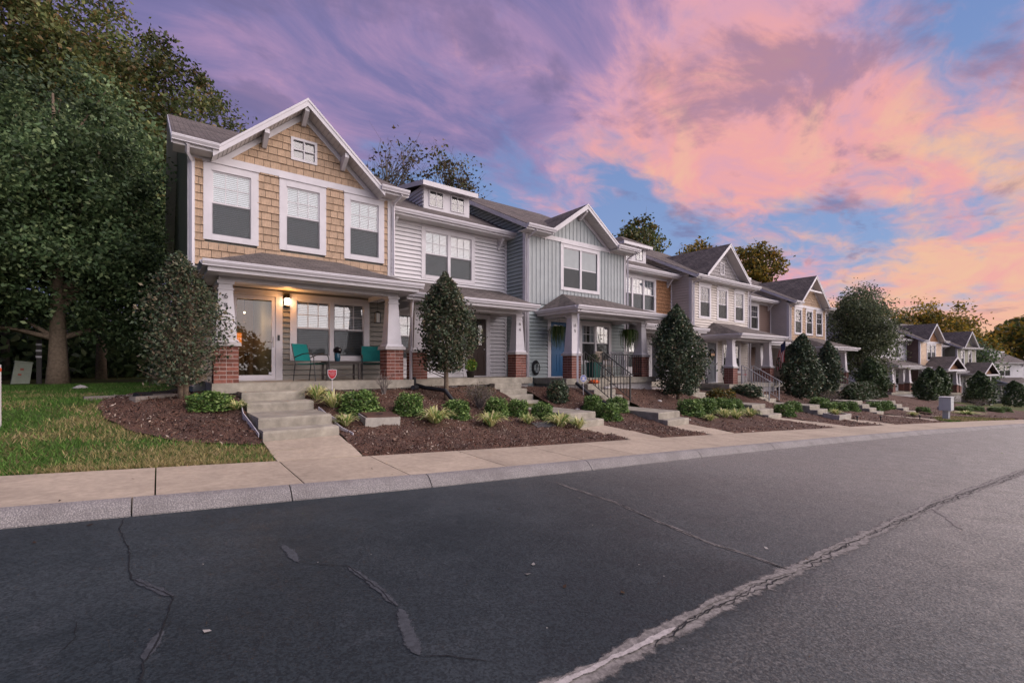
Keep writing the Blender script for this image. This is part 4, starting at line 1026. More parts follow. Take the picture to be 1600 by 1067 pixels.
for a in range(5): STEM.tube([(0, 0, -.05), (.16 * math.cos(a * 1.3), .16 * math.sin(a * 1.3), .5)], [.02, .008], 4)
STEMM = STEM.mesh('stems')
def shrub(x, y, w, h, label, i, group='clipped green shrubs', name='boxwood_shrub', meshes=None, cat='shrub'):
    t = thing(name, label, cat, (x, y, ZG(x, y) - .01), random.uniform(0, 6), group); m = (meshes or BOXM)
    put('foliage', m[i % len(m)], GLOSSLEAF, t, (0, 0, 0), (0, 0, 0), (w * 1.22, w * 1.22, h * 1.12)); put('stems', STEMM, BARK, t, (0, 0, 0), (0, 0, 0), (w, w, h))
    return t
BOX = [(0.73, 9.89, 0.63, 0.37), (3.23, 9.31, 0.71, 0.47), (4.24, 9.17, 0.57, 0.48), (5.32, 9.02, 0.55, 0.49), (6.68, 9.40, 0.56, 0.48), (7.33, 9.35, 0.53, 0.46), (7.9, 9.07, 0.50, 0.50), (10.16, 9.38, 0.53, 0.45), (9.98, 8.64, 0.63, 0.50), (10.85, 9.04, 0.57, 0.50), (13.80, 8.46, 0.79, 0.56), (15.16, 8.63, 0.60, 0.56), (16.75, 9.05, 0.94, 0.59), (17.75, 8.99, 0.62, 0.52), (19.88, 8.09, 0.72, 0.51), (21.52, 8.40, 0.60, 0.49), (25.21, 8.68, 0.80, 0.49), (23.82, 7.88, 0.75, 0.52), (26.10, 8.20, 0.74, 0.50), (27.69, 8.17, 0.71, 0.52), (30.79, 8.03, 0.76, 0.49), (31.58, 7.84, 0.63, 0.49), (32.5, 7.83, 0.58, 0.47), (34.73, 6.74, 0.66, 0.33), (41.91, 6.11, 0.84, 0.42), (44.64, 6.07, 0.71, 0.40), (44.99, 5.80, 0.62, 0.40), (47.20, 5.24, 0.82, 0.45), (49.32, 4.96, 0.66, 0.42)]
BOXL = ['low green shrub left of the first concrete steps', 'wide green shrub just behind the concrete vault with brown lid', 'rounded green shrub between the vault and the black drain pipe', 'green shrub standing left of the bare grey twig shrub', 'green shrub in front of the bare grey twig shrub', 'green shrub at the left edge of the white house steps', 'bright green round shrub in front of the white house steps',
        'rearmost green shrub of three below the blue octagonal sign', 'front green shrub of three below the blue octagonal sign', 'green shrub beside the black railing steps', 'broad green shrub right of the lower railing steps', 'green shrub behind the broad one right of the railing steps', 'wide green shrub under the orange tinged bush', 'small green shrub beside the orange tinged bush',
        'front green shrub of a pair before the cream house', 'rear green shrub of a pair before the cream house', 'green shrub behind the pale planter box, leftmost of its cluster', 'front green shrub left of the pale planter box', 'green shrub directly behind the pale planter box', 'rightmost green shrub of the cluster behind the planter box']
FARL = ['leftmost of three small shrubs before the long hedge', 'middle one of three small shrubs before the long hedge', 'rightmost of three small shrubs before the long hedge', 'flat small shrub left of the mailbox cabinet', 'first small verge shrub right of the mailbox cabinet', 'second small verge shrub right of the mailbox cabinet', 'third small verge shrub right of the mailbox cabinet', 'fourth small verge shrub right of the mailbox cabinet', 'last small verge shrub towards the right edge']
for i, (x, y, w, h) in enumerate(BOX):
    far = i >= len(BOXL)
    lab = BOXL[i] if not far else FARL[i - len(BOXL)]
    shrub(x, y, w, h, lab, i, 'clipped green shrubs' if not far else ('shrubs before the end house' if i < 23 else 'distant verge shrubs'))
AUT = [shrub_mesh(33, 1800, [((.22, .14, .025), 4), ((.12, .11, .03), 4), ((.06, .08, .025), 3)], .05)]
shrub(18.0, 9.7, 1.15, .75, 'orange tinged loose bush near the cream house railings', 0, None, 'autumn_bush', AUT, 'bush')
DKS = [shrub_mesh(41, 1500, HOLLY, .05)]
shrub(9.75, 10.45, .62, .75, 'dark evergreen bush under the blue door porch slab', 0, None, 'evergreen_bush', DKS, 'bush')
shrub(21.4, 10.25, 1.1, .62, 'dark spreading juniper beside the cream house pier', 0, None, 'juniper_bush', DKS, 'bush')
# variegated grass clumps
def clump_mesh(seed, n=130):
    r = random.Random(seed); V, C, F = [], [], []
    for i in range(n):
        a = r.uniform(0, 6.283); l = r.uniform(.55, 1.1); sp_ = r.uniform(.12, .52); w = r.uniform(.014, .024)
        ca, sa = math.cos(a), math.sin(a); col = r.choice([(.68, .64, .28), (.52, .55, .22), (.26, .38, .11), (.80, .74, .42), (.17, .27, .08)])
        pts = []
        for k in range(5):
            s = k / 4; rad = .05 + sp_ * s; z = l * (1.5 * s - 1.05 * s * s * (.6 + sp_)); pts.append((rad * ca, rad * sa, max(0.01, z)))
        b = len(V)
        for k, p in enumerate(pts):
            ww = w * (1 - (k / 4) ** 2 * .9); V += [(p[0] - sa * ww, p[1] + ca * ww, p[2]), (p[0] + sa * ww, p[1] - ca * ww, p[2])]; C += [col, col]
        F += [(b + 2*k, b + 2*k + 1, b + 2*k + 3, b + 2*k + 2) for k in range(4)]
    m = bpy.data.meshes.new('blades'); m.from_pydata(V, [], F); m.update(); col_attr(m, np.array(C)); return m
CLM = [clump_mesh(s) for s in (1, 2, 3)]
LIR = [(1.12, 9.75, 0.35, 0.20), (2.62, 10.15, 0.44, 0.36), (2.80, 9.57, 0.52, 0.38), (2.70, 8.51, 0.38, 0.25), (4.49, 8.45, 0.58, 0.39), (5.81, 8.40, 0.54, 0.38), (7.0, 8.55, 0.36, 0.27), (7.75, 8.2, 0.66, 0.38), (8.12, 7.95, 0.36, 0.30), (13.72, 7.74, 0.36, 0.24), (15.03, 7.97, 0.51, 0.36), (15.68, 7.91, 0.53, 0.40), (17.20, 8.15, 0.52, 0.35), (30.67, 6.32, 0.46, 0.26), (38.52, 5.45, 1.15, 0.23)]
LIRL = ['small variegated grass clump left of the first steps', 'tall variegated grass clump against the first porch slab', 'variegated grass clump beside the red shield sign', 'small low grass clump at the foot of the first steps', 'yellow green grass clump right of the concrete vault', 'pale variegated grass clump in the middle of the large bed', 'small grass clump left of the flat slate', 'wide pale grass clump at the white house steps', 'greener grass clump touching the white house lower step', 'smallest grass clump right of the railing steps', 'left grass clump of the pair right of the railing steps', 'right grass clump of the pair right of the railing steps', 'grass clump under the orange tinged bush', 'distant grass clump at the end house steps', 'wide low grass clump beyond the mailbox cabinet']
for i, (x, y, w, h) in enumerate(LIR):
    o = put('grass_clump', CLM[i % 3], BLADE, None, (x, y, ZG(x, y) + .01), (0, 0, i * 1.1), (w * 1.65, w * 1.65, h * 1.38)); tag(o, LIRL[i], 'grass clump', 'variegated grass clumps')
# clipped holly trees
def holly_mesh(seed, n, size, loose=0.0, pal=HOLLY, peak=.32, expo=1.75):
    global rng
    rng = np.random.default_rng(seed)
    s = rng.uniform(0, 1, n) ** .85; rr = np.where(s < peak, .55 + .45 * (s / peak) ** .7, (1 - ((s - peak) / (1 - peak)) ** expo) ** .9)
    a = rng.uniform(0, 2 * np.pi, n); q = rng.uniform(0, 1, n) ** (.28 + loose)
    lump_ = 1 + .16 * np.sin(a * 3 + s * 9 + seed) + .14 * np.sin(a * 7 - s * 17 + seed) + .08 * np.sin(a * 13 + s * 31) + .05 * np.sin(a * 23 - s * 47)
    r = .5 * rr * q * lump_; shoot = rng.uniform(size=n) < .10; r = np.where(shoot, r * rng.uniform(1.0, 1.22, n), r)
    P = np.stack([r * np.cos(a), r * np.sin(a), .13 + s * .87], 1) + rng.normal(size=(n, 3)) * np.array([.014, .014, .010])
    P[:, 0] += .05 * np.sin(s * 6 + seed); P[:, 1] += .05 * np.cos(s * 5 + seed * 2)
    return P, pick_cols(n, pal, .35), size
def holly(x, y, w, h, label, seed, n, size, loose=.0, base=.13, pal=HOLLY, group='clipped holly trees', trunks=1, twig=30, peak=.32, bark=None, expo=1.75):
    t = thing('holly_tree', label, 'tree', (x, y, ZG(x, y)), 0, group)
    P, c, sz = holly_mesh(seed, n, size, loose, pal, peak, expo); P[:, 2] = (P[:, 2] - .13) / .87 * (1 - base) + base
    P = P * np.array([w, w, h])
    put('crown', leaf_mesh('crown', P, size, c, .55, .35), GLOSSLEAF, t)
    b = MB(); r = random.Random(seed)
    for k in range(trunks):
        ox = (k - (trunks - 1) / 2) * .10
        b.tube([(ox * .6, 0, -.1), (ox, .02, h * .25), (ox * 1.6 + r.uniform(-.05, .05), r.uniform(-.05, .05), h * .6), (r.uniform(-.05, .05), 0, h * .9)], [.075 / trunks ** .4, .055 / trunks ** .4, .035, .01], 8)
    for k in range(twig):
        z = h * r.uniform(base * .7, .85); a = r.uniform(0, 6.28); l = w * .5 * r.uniform(.5, .95) * (1 - (z / h) ** 2 * .7)
        b.tube([(0, 0, z), (l * .5 * math.cos(a), l * .5 * math.sin(a), z + l * .18), (l * math.cos(a + .3), l * math.sin(a + .3), z + l * .45)], [.016, .009, .003], 4, False)
    b.build('trunk', bark or PALEBARK, t, True)
    return t
OLDH = [((.055, .082, .044), 5), ((.085, .112, .06), 4), ((.13, .13, .075), 2.5), ((.20, .165, .105), 2.2), ((.10, .075, .05), 1.2), ((.028, .042, .025), 2.5)]
holly(.36, 10.62, 1.45, 2.70, 'loose twiggy holly tree in front of the first house corner', 5, 9000, .033, .24, .10, OLDH, None, 2, 220, .42)
holly(5.95, 10.60, 1.45, 3.30, 'tall pointed holly tree before the white house porch', 6, 15000, .040, .09, .24, OLDH, None, 1, 60, .32, None, 2.0)
holly(15.5, 10.0, 1.75, 3.60, 'full conical holly tree right of the railing steps', 7, 15000, .050, .0, .08, HOLLY, None, 1, 20, .32, None, 2.1)
holly(26.6, 10.0, 1.85, 3.5, 'larger holly tree of the pair left of the end house', 8, 9000, .07, .0, .06, HOLLY, 'clipped holly trees', 1, 10, .32, None, 2.1)
holly(31.0, 10.3, 1.45, 3.35, 'slimmer holly tree of the pair left of the end house', 9, 7500, .07, .0, .06, HOLLY, 'clipped holly trees', 1, 10, .32, None, 2.1)
MIDH = [((.062, .10, .040), 5), ((.09, .135, .055), 4), ((.13, .165, .075), 2), ((.032, .052, .024), 2)]
holly(36.8, 9.7, 1.75, 2.55, 'short rounded holly tree right of the end house porch pier', 10, 4500, .085, .0, .03, MIDH, 'clipped holly trees', 1, 5, .25, None, 2.4)
for q, (x, y, w, h, lab) in enumerate([(49.4, 9.3, 2.1, 2.9, 'round topped holly tree nearest the broad green tree'), (58.0, 10.0, 1.7, 3.4, 'narrow holly tree before the brown side wall'), (62.1, 7.7, 2.5, 3.2, 'wide holly tree right of the far gabled porch'), (66.1, 8.6, 2.1, 3.6, 'holly tree peeking over the wide one by the far porch'), (70.3, 6.4, 2.6, 2.9, 'broad low holly tree at the far bend of the road')]):
    holly(x, y, w * .8, h * .92, lab, 12 + q, 3200, .10, .0, .03, MIDH, 'far holly trees', 1, 4, .25, None, 2.6)
# long rounded hedge before the end house
n = 6000; rng = np.random.default_rng(77); s = rng.uniform(-1, 1, n); a = rng.uniform(0, np.pi, n); q = rng.uniform(0, 1, n) ** .3
top = .95 * np.sqrt(np.clip(1 - np.abs(s) ** 3.2, 0, 1)) + .1; P = np.stack([s * 2.9 + .0, np.cos(a) * .55 * q, .05 + np.sin(a) * q * top], 1)
hd = thing('long_hedge', 'long rounded hedge before the end house porch', 'hedge', (34.3, 9.45, ZG(34.3, 9.45)))
put('foliage', leaf_mesh('foliage', P, .075, pick_cols(n, [((.040, .070, .026), 5), ((.065, .085, .04), 3), ((.085, .075, .05), 2)], .3), .55, .5), LEAF, hd)
sb_ = MB()
for k in range(16): xx = -2.6 + k * .34; sb_.tube([(xx, 0, -.05), (xx + random.uniform(-.1, .1), random.uniform(-.2, .2), .6)], [.02, .008], 4)
sb_.build('stems', GREYTWIG, hd)
# bare twig shrubs
def twiggy(x, y, w, h, label, seed, n=60, name='bare_shrub', leafn=0):
    r = random.Random(seed); b = MB(); tips = []
    for k in range(n):
        a = r.uniform(0, 6.28); sp_ = r.uniform(.15, 1) * w * .5; z = h * r.uniform(.55, 1) * (1 - .25 * (sp_ / w * 2) ** 2)
        p0 = Vector((r.uniform(-.03, .03), r.uniform(-.03, .03), -.03)); p2 = Vector((sp_ * math.cos(a), sp_ * math.sin(a), z)); p1 = p0.lerp(p2, .5) + Vector((0, 0, h * .12))
        b.tube([p0, p1, p2], [.010, .006, .002], 4, False)
        for q in range(4):
            s = r.uniform(.4, 1); base = p1.lerp(p2, s); e = base + Vector((r.uniform(-1, 1), r.uniform(-1, 1), r.uniform(-.2, 1))) * w * .14; b.tube([base, e], [.004, .0015], 3, False); tips.append(e)
    t = thing(name, label, 'shrub', (x, y, ZG(x, y)), 0, 'bare twig shrubs'); b.build('branches', GREYTWIG, t)
    if leafn:
        global rng
        rng = np.random.default_rng(seed); T_ = np.array([tuple(v) for v in tips]); k = rng.integers(0, len(T_), leafn)
        put('foliage', leaf_mesh('foliage', T_[k] + rng.normal(size=(leafn, 3)) * .03, .022, pick_cols(leafn, [((.16, .13, .08), 3), ((.10, .10, .05), 2), ((.23, .17, .11), 1)], .3)), LEAF, t)
    return t
twiggy(4.2, 10.45, .50, .58, 'bare leafless shrub before the right brick pier of the first porch', 4, 26)
twiggy(6.6, 10.0, .95, .66, 'dense grey twig shrub in front of the white house slab', 5, 90, leafn=700)
twiggy(28.2, 9.3, 1.3, .75, 'brown twig shrub under the pair of holly trees', 6, 60, leafn=500)
twiggy(47.5, 7.6, 1.6, .8, 'brown twig shrub beyond the mailbox cabinet', 7, 50, leafn=500)
twiggy(51.0, 6.6, 1.6, .7, 'greyish twig shrub near the far gabled porch', 8, 50, leafn=500)

# ---------------------------------------------------------------- trees
rng = np.random.default_rng(101)
DEEP = [((.082, .135, .056), 5), ((.122, .18, .076), 4), ((.19, .245, .105), 2.5), ((.042, .070, .032), 3.5)]
OLIVE = [((.105, .125, .04), 4), ((.15, .155, .05), 3), ((.072, .10, .034), 4), ((.21, .145, .055), 1.7)]
AUTG = [((.26, .18, .028), 4), ((.16, .14, .03), 4), ((.40, .24, .035), 2.5), ((.10, .11, .028), 3)]
DRY = [((.10, .075, .04), 4), ((.075, .07, .028), 4), ((.14, .09, .05), 2)]
make_tree('broadleaf_tree', 'dense green tree with pale trunk on the lawn left of the first house', 'tree', (-2.5, 20.0, -.25), [(-.3, 0, 5.6, 2.9, 2.8, 3.8), (.9, -.5, 3.9, 2.3, 2.2, 2.2), (-1.9, -.6, 4.6, 2.3, 2.2, 2.8), (.0, .2, 8.2, 1.7, 1.7, 2.0), (1.2, -.2, 6.2, 1.7, 1.6, 2.2), (2.0, .3, 2.5, 1.4, 1.4, 1.7), (-2.6, .3, 2.6, 1.3, 1.4, 1.5)], 1.9, .24, 92000, .066, DEEP, 300, .31, PALEBARK, LEAF, None, 34)
make_tree('broadleaf_tree', 'leafy tree cut by the left edge of the picture', 'tree', (-7.6, 18.5, -.2), [(0, 0, 5.0, 3.2, 3.0, 4.2), (.8, 0, 3.2, 2.8, 2.6, 2.2)], 1.5, .22, 40000, .078, DEEP, 220, .42, BARK, LEAF, None, 40)
BACKW = 'tall trees behind the first house'
make_tree('tall_tree', 'tall olive green tree rising directly behind the first house roof', 'tree', (-.6, 35.0, 0), [(0, 0, 13, 4.9, 4.9, 6.5), (1.6, -.6, 11.5, 3.6, 3.6, 3.6), (-2.2, 0, 16, 3.8, 3.8, 4.5), (-1.5, -1, 8, 4.0, 3.5, 4.5)], 6, .42, 60000, .12, OLIVE, 330, .5, BARK, LEAF, BACKW, 80)
make_tree('tall_tree', 'tallest dark tree above the dense green lawn tree', 'tree', (-6.4, 37.5, 0), [(0, 0, 17, 5.8, 5.5, 8.0), (1.5, -.8, 12, 5, 4.5, 6), (-2, 0, 22, 4.0, 4, 4)], 6, .45, 60000, .13, OLIVE, 330, .52, BARK, LEAF, BACKW, 80)
make_tree('tall_tree', 'tall dark tree at the upper left corner', 'tree', (-13.5, 36, 0), [(0, 0, 16, 6, 5.5, 9), (0, 0, 24, 4, 4, 4)], 6, .45, 36000, .16, DEEP, 260, .7, BARK, LEAF, BACKW, 50)
for q, (x, y, r_) in enumerate([(-6.2, 25, .16), (-4.9, 27, .13), (-1.9, 25.5, .15), (-8.3, 23, .2)]):
    make_tree('woodland_tree', ['slim pale trunk tree behind the utility pedestal', 'thin trunk tree in the shade beyond the pedestal', 'slender tree between the lawn tree and the house', 'dark trunk tree at the left edge of the wood'][q], 'tree', (x, y, -.2), [(0, 0, 7.5, 2.6, 2.6, 3.6)], 4, r_, 11000, .12, DEEP, 70, .55, [PALEBARK, BARK][q % 2], LEAF, 'woodland trees', 25)
n = 16000; x = rng.uniform(-20, 1.0, n); y = 27 + rng.uniform(0, 7, n) + rng.normal(size=n); z = np.abs(rng.normal(size=n)) * 1.9 + .1 - .2
tag(put('undergrowth', leaf_mesh('undergrowth', np.stack([x, y, z], 1), .22, pick_cols(n, DEEP, .3) * .8, .55, .4), LEAF), 'dark woodland undergrowth behind the lawn tree', 'undergrowth', kind='stuff')
BEH = 'trees behind the roofs'
make_tree('sparse_tree', 'nearly bare tree above the first gable roof', 'tree', (14.2, 34.5, 0), [(1.0, 0, 16.0, 2.2, 2.2, 2.3), (-1.4, 0, 14.2, 2.3, 2.0, 2.0)], 11, .2, 620, .15, DRY, 60, .5, BARK, LEAF, BEH, 60, 3)
make_tree('sparse_tree', 'thin leaved tree above the twin window dormer', 'tree', (19.0, 33.2, 0), [(0, 0, 15.8, 2.3, 2.3, 2.2), (.6, 0, 13.6, 2.6, 2.4, 2.2)], 10, .2, 1900, .15, DRY + [((.10, .11, .03), 3)], 85, .48, BARK, LEAF, BEH, 70, 3)
make_tree('leafy_tree', 'green tree above the grey batten gable', 'tree', (37.0, 28.4, -.5), [(.6, 0, 12.6, 2.0, 2.0, 2.9), (-1.2, 0, 12.2, 1.4, 1.4, 2.4), (2.2, 0, 11.5, 1.2, 1.2, 2)], 8, .22, 3600, .18, OLIVE, 85, .42, BARK, LEAF, BEH, 50, 1)
make_tree('leafy_tree', 'small tree tops left of the louvred gable', 'tree', (50.6, 30.1, -1), [(1.2, 0, 14.6, 1.6, 1.6, 1.6), (-1.6, 0, 13.6, 1.4, 1.4, 1.6)], 10, .2, 2200, .19, AUTG, 50, .4, BARK, LEAF, BEH, 30, 1)
make_tree('leafy_tree', 'round golden tree right of the louvred gable', 'tree', (56.7, 26.0, -1), [(0, 0, 13.2, 2.7, 2.6, 2.9)], 9, .24, 4200, .2, AUTG, 90, .45, BARK, LEAF, BEH, 50, 1)
make_tree('broad_tree', 'broad dense green tree between the two rows of houses', 'tree', (42.3, 11.8, ZG(42.3, 11.3)), [(0, 0, 4.4, 2.45, 2.4, 3.0), (.4, 0, 6.0, 1.9, 1.9, 2.2), (-.7, -.2, 5.2, 2.0, 2, 2.4), (.9, 0, 3.2, 2.2, 2, 2.2)], 1.4, .2, 26000, .085, [((.10, .13, .065), 5), ((.14, .17, .085), 4), ((.19, .21, .11), 2.5), ((.055, .075, .04), 3)], 210, .36, BARK, LEAF, None, 40)
FARG = 'golden trees on the skyline'
for q, (x, y, h, r_, lab) in enumerate([(94, 29.0, 16.2, 5.0, 'golden tree behind the broad green tree, left half'), (101, 25.0, 15.6, 5.2, 'golden tree behind the broad green tree, right half'), (113.5, 20.6, 18.2, 6.2, 'large golden tree over the yellow fronted house'), (124, 17.0, 13.6, 4.0, 'low golden tree over the olive gable')]):
    make_tree('golden_tree', lab, 'tree', (x, y, -5), [(0, 0, h * .62, r_, r_, h * .36), (r_ * .4, 0, h * .5, r_ * .7, r_ * .7, h * .3), (-r_ * .5, 0, h * .5, r_ * .7, r_ * .7, h * .3)], h * .25, .4, 12000, .26, AUTG, 150, .85, BARK, GOLDLEAF, FARG, 40)
make_tree('leafy_tree', 'dark green tree right of the olive gabled house', 'tree', (80.5, 11.3, -4.3), [(0, 0, 4.6, 2.6, 2.6, 3.2), (1.5, 0, 3.0, 2.4, 2.2, 2.4)], 1.5, .2, 9000, .15, DEEP, 110, .5, BARK, LEAF, None, 30)
n = 42000; a = rng.uniform(R(-12), R(40), n); d = rng.uniform(150, 185, n); hh = 11 + 2.2 * np.sin(a * 31) + 1.5 * np.sin(a * 73 + 1); z = -7 + rng.uniform(0, 1, n) ** .6 * (hh + 5)
tag(put('distant_woods', leaf_mesh('distant_woods', np.stack([d * np.cos(a), d * np.sin(a), z], 1), .7, pick_cols(n, AUTG + [((.06, .075, .022), 8)], .3), .6, .3), GOLDLEAF), 'distant wooded ridge glowing on the right skyline', 'woods', kind='stuff')
n = 40000; x = rng.uniform(-60, 120, n); y = -58 + rng.normal(size=n) * 3; hh = 5.5 + 1.6 * np.sin(x * .23) + 1.1 * np.sin(x * .61 + 2); z = zroad(x) + rng.uniform(0, 1, n) ** .7 * hh
tag(put('opposite_woods', leaf_mesh('opposite_woods', np.stack([x, y, z], 1), .32, pick_cols(n, DEEP, .3), .6, .3), LEAF), 'woods across the street mirrored in the storm door', 'woods', kind='stuff')

# ---------------------------------------------------------------- porch lamp and room behind the storm door (first house)
LX, LY, LZ = 1.97, -.10, 1.93
lt = thing('tmp', None, None); bpy.data.objects.remove(lt)
b = MB(); b.box(LX - .055, LX + .055, -.045, -.024, LZ - .14, LZ + .20); b.tube([(LX, -.04, LZ + .14), (LX, LY, LZ + .17), (LX, LY, LZ + .10)], .012, 6); b.frus(LX, LY, LZ + .07, LZ + .12, .07, .025)
b.frus(LX, LY, LZ - .11, LZ - .095, .03, .05); b.lathe([(.001, LZ - .16), (.014, LZ - .14), (.012, LZ - .111), (.001, LZ - .1105)], LX, LY, 8)
for sx, sy in ((-1, -1), (1, -1), (1, 1), (-1, 1)): b.tube([(LX + sx * .05, LY + sy * .05, LZ - .10), (LX + sx * .062, LY + sy * .062, LZ + .075)], .006, 4)
wl_ = b.build('wall_lantern', DARKM, H1)
MB().frus(LX, LY, LZ - .093, LZ + .068, .042, .055).build('lit_glass', emit_mat('lantern_glass', (1.0, .80, .6), 7.0), wl_)
pl = bpy.data.lights.new('lantern_bulb', 'POINT'); pl.energy = 7; pl.color = (1, .42, .09); pl.shadow_soft_size = .05
po_ = bpy.data.objects.new('lantern_bulb', pl); COL.objects.link(po_); po_.parent = wl_; po_.location = (LX, LY - .10, LZ - .02)
WARMW = mat('warm_wall', (.45, .33, .22), .8, .08, 2)
rm = MB(); rm.box(.825, 1.725, 3.36, 3.398, 0, 2.345); rm.build('hall_wall', WARMW, H1)
pt = MB(); pt.box(1.0, 1.42, 3.33, 3.355, .95, 1.32); pt.build('hall_glow_panel', emit_mat('room_glow', (1.0, .26, .04), .55), H1)  # emissive panel standing in for the orange glow of the room
tb_ = MB(); tb_.box(.9, 1.5, 2.2, 2.9, .70, .74)
for sx in (.93, 1.43): tb_.box(sx, sx + .05, 2.25, 2.3, 0, .70); tb_.box(sx, sx + .05, 2.8, 2.85, 0, .70)
tb_.build('hall_table', mat('hall_wood', (.20, .11, .06), .5, .2, 6), H1)
for px_, pz in ((1.15, 1.72), (1.40, 1.86)):
    q = MB(); q.lathe([(.001, pz + .03), (.014, pz + .025), (.026, pz), (.018, pz - .02), (.001, pz - .026)], px_, 2.6, 10); pd = q.build('pendant_lamp', emit_mat('pendant_glow', (1, .72, .45), 6), H1); MB().tube([(px_, 2.6, 2.35), (px_, 2.6, pz + .031)], .004, 4).build('cord', DARKM, pd)
pl = bpy.data.lights.new('hall_bulb', 'POINT'); pl.energy = 5; pl.color = (1, .55, .25); pl.shadow_soft_size = .05
po_ = bpy.data.objects.new('hall_bulb', pl); COL.objects.link(po_); po_.parent = H1; po_.location = (1.3, 1.7, 1.55)

# ---------------------------------------------------------------- porch furniture, first house (porch floor z = 0)
TEAL = mat('teal_sling', (.0, .16, .15), .7, .08, 30, .15, 200)
def sling_chair(loc, rz, label):
    t = thing('patio_chair', label, 'chair', loc, rz, 'teal patio chairs')
    for s in (-1, 1):
        x = s * .27
        MB().tube([(x, .30, 0), (x, .27, .25), (x, .245, .40), (x, .30, .62), (x * .98, .36, .87)], .012, 6).build('back_leg', IRON, t)
        MB().tube([(x, -.30, 0), (x, -.27, .3), (x, -.25, .55), (x, -.20, .615), (x, -.10, .64), (x, .05, .625), (x, .18, .58), (x, .285, .54)], .012, 6).build('arm_and_front_leg', IRON, t)
    MB().tube([(-.27, -.255, .42), (.27, -.255, .42)], .010, 6).build('seat_bar', IRON, t)
    st = []; 
    prof = [(-.26, .425), (-.1, .405), (.08, .395), (.2, .405)]
    m = MB()
    for (y0, z0), (y1, z1) in zip(prof[:-1], prof[1:]): m.slab([(-.255, y0, z0), (.255, y0, z0), (.255, y1, z1), (-.255, y1, z1)], (0, 0, -.012))
    m.build('seat', TEAL, t)
    m = MB(); prof = [(.255, .47), (.285, .60), (.32, .74), (.36, .87)]
    for (y0, z0), (y1, z1) in zip(prof[:-1], prof[1:]): m.slab([(-.262, y0, z0), (.262, y0, z0), (.262, y1, z1), (-.262, y1, z1)], (0, .012, 0))
    m.build('backrest', TEAL, t)
    return t
sling_chair((2.88, 11.55, 0), R(38), 'teal patio chair nearer the storm door')
sling_chair((4.42, 11.75, 0), R(-16), 'teal patio chair beside the right brick pier')
PWOOD = mat('dark_table_wood', (.045, .033, .03), .5, .2, 12, .1, 60)
t = thing('side_table', 'dark low porch table with lower shelf between teal chairs', 'table', (3.62, 11.78, 0))
for k_ in range(5): MB().box(-.42, .42, -.23 + k_ * .093, -.145 + k_ * .093, .435, .46).build('slat', PWOOD, t)
MB().box(-.39, .39, -.2, .2, .395, .434).build('apron', PWOOD, t); MB().box(-.36, .36, -.17, .17, .12, .14).build('shelf', PWOOD, t)
for sx in (-1, 1):
    for sy in (-1, 1): MB().box(sx * .385 - .022, sx * .385 + .022, sy * .2 - .022, sy * .2 + .022, 0, .3949).build('leg', PWOOD, t)
t = thing('flower_vase', 'blue glazed vase with dark flower head on porch table', 'vase', (3.52, 11.75, .461))
MB().lathe([(.05, 0), (.062, .02), (.075, .10), (.06, .17), (.05, .19), (.056, .205)], 0, 0, 14).build('vase', mat('blue_glaze', (.012, .06, .09), .2, .1, 5), t, True)
rng = np.random.default_rng(5); P = rand_dirs(420) * (rng.uniform(.3, 1, 420) ** .5)[:, None] * np.array([.10, .09, .085]) + np.array([0, 0, .27])
put('flower_head', leaf_mesh('flower_head', P, .022, pick_cols(420, [((.012, .01, .014), 5), ((.03, .015, .02), 2)], .3)), LEAF, t)
P = rand_dirs(30) * .016 + np.array([.03, -.10, .285]); put('pale_flower', leaf_mesh('pale_flower', P, .012, pick_cols(30, [((.6, .55, .5), 1)], .1)), LEAF, t)
t = thing('hanging_lantern', 'dark framed hanging lantern near the right porch column', 'lantern', (4.62, 11.95, 1.50))
b = MB()
for sx in (-1, 1):
    for sy in (-1, 1): b.box(sx * .06 - .008, sx * .06 + .008, sy * .06 - .008, sy * .06 + .008, 0, .26)
b.box(-.07, .07, -.07, .07, -.015, 0); b.frus(0, 0, .26, .30, .075, .02); b.build('frame', IRON, t); b = MB(); b.tube([(0, 0, .30), (0, 0, .70)], .004, 4); b.build('cord', IRON, t)
MB().box(-.05, .05, -.05, .05, .005, .25).build('pale_panel', mat('frosted', (.5, .47, .42), .4, .05, 4), t)

# ---------------------------------------------------------------- yard signs
def yard_sign(loc, rz, label, outline, w, h, red, pole_h, lines):
    t = thing('yard_sign', label, 'sign', loc, rz); z0 = pole_h
    MB().tube([(0, .006, -.1), (0, .006, z0 + h * .6)], .009, 6).build('pole', TRIM, t)
    ring = [(x * w / 2, 0, z0 + y * h) for x, y in outline]
    MB().slab(ring, (0, -.006, 0)).build('border', TRIM, t)
    cx_, cz_ = 0, z0 + h * .52; m = MB(); ins = [(cx_ + (p[0] - cx_) * .86, -.0065, cz_ + (p[2] - cz_) * .87) for p in ring]; m.slab(ins, (0, -.003, 0)); m.build('face', red, t)
    return t
shield = [(0, 1.04), (.16, .99), (.98, .97), (1.0, .55), (.82, .30), (.45, .09), (0, 0), (-.45, .09), (-.82, .30), (-1, .55), (-.98, .97), (-.16, .99)]
RED = mat('sign_red', (.42, .008, .02), .4, .05, 5)
sx_, sy_ = 3.02, 10.45
ys = yard_sign((sx_, sy_, ZG(sx_, sy_)), R(-14), 'red shield shaped security sign on a white stake', shield, .19, .22, RED, .36, 4)
text_part(ys, 'SECURITY', .034, (0, -.0105, .495), TRIM, 'lettering', ext=.0005); text_part(ys, 'SYSTEM', .030, (0, -.0105, .458), TRIM, 'lettering', ext=.0005)
MB().box(-.045, .045, -.0107, -.0097, .536, .546).build('small_print', mat('faded_red', (.6, .2, .2), .5, .05, 4), ys); MB().box(-.035, .035, -.0107, -.0097, .434, .442).build('small_print', mat('faded_red', (.6, .2, .2), .5, .05, 4), ys)
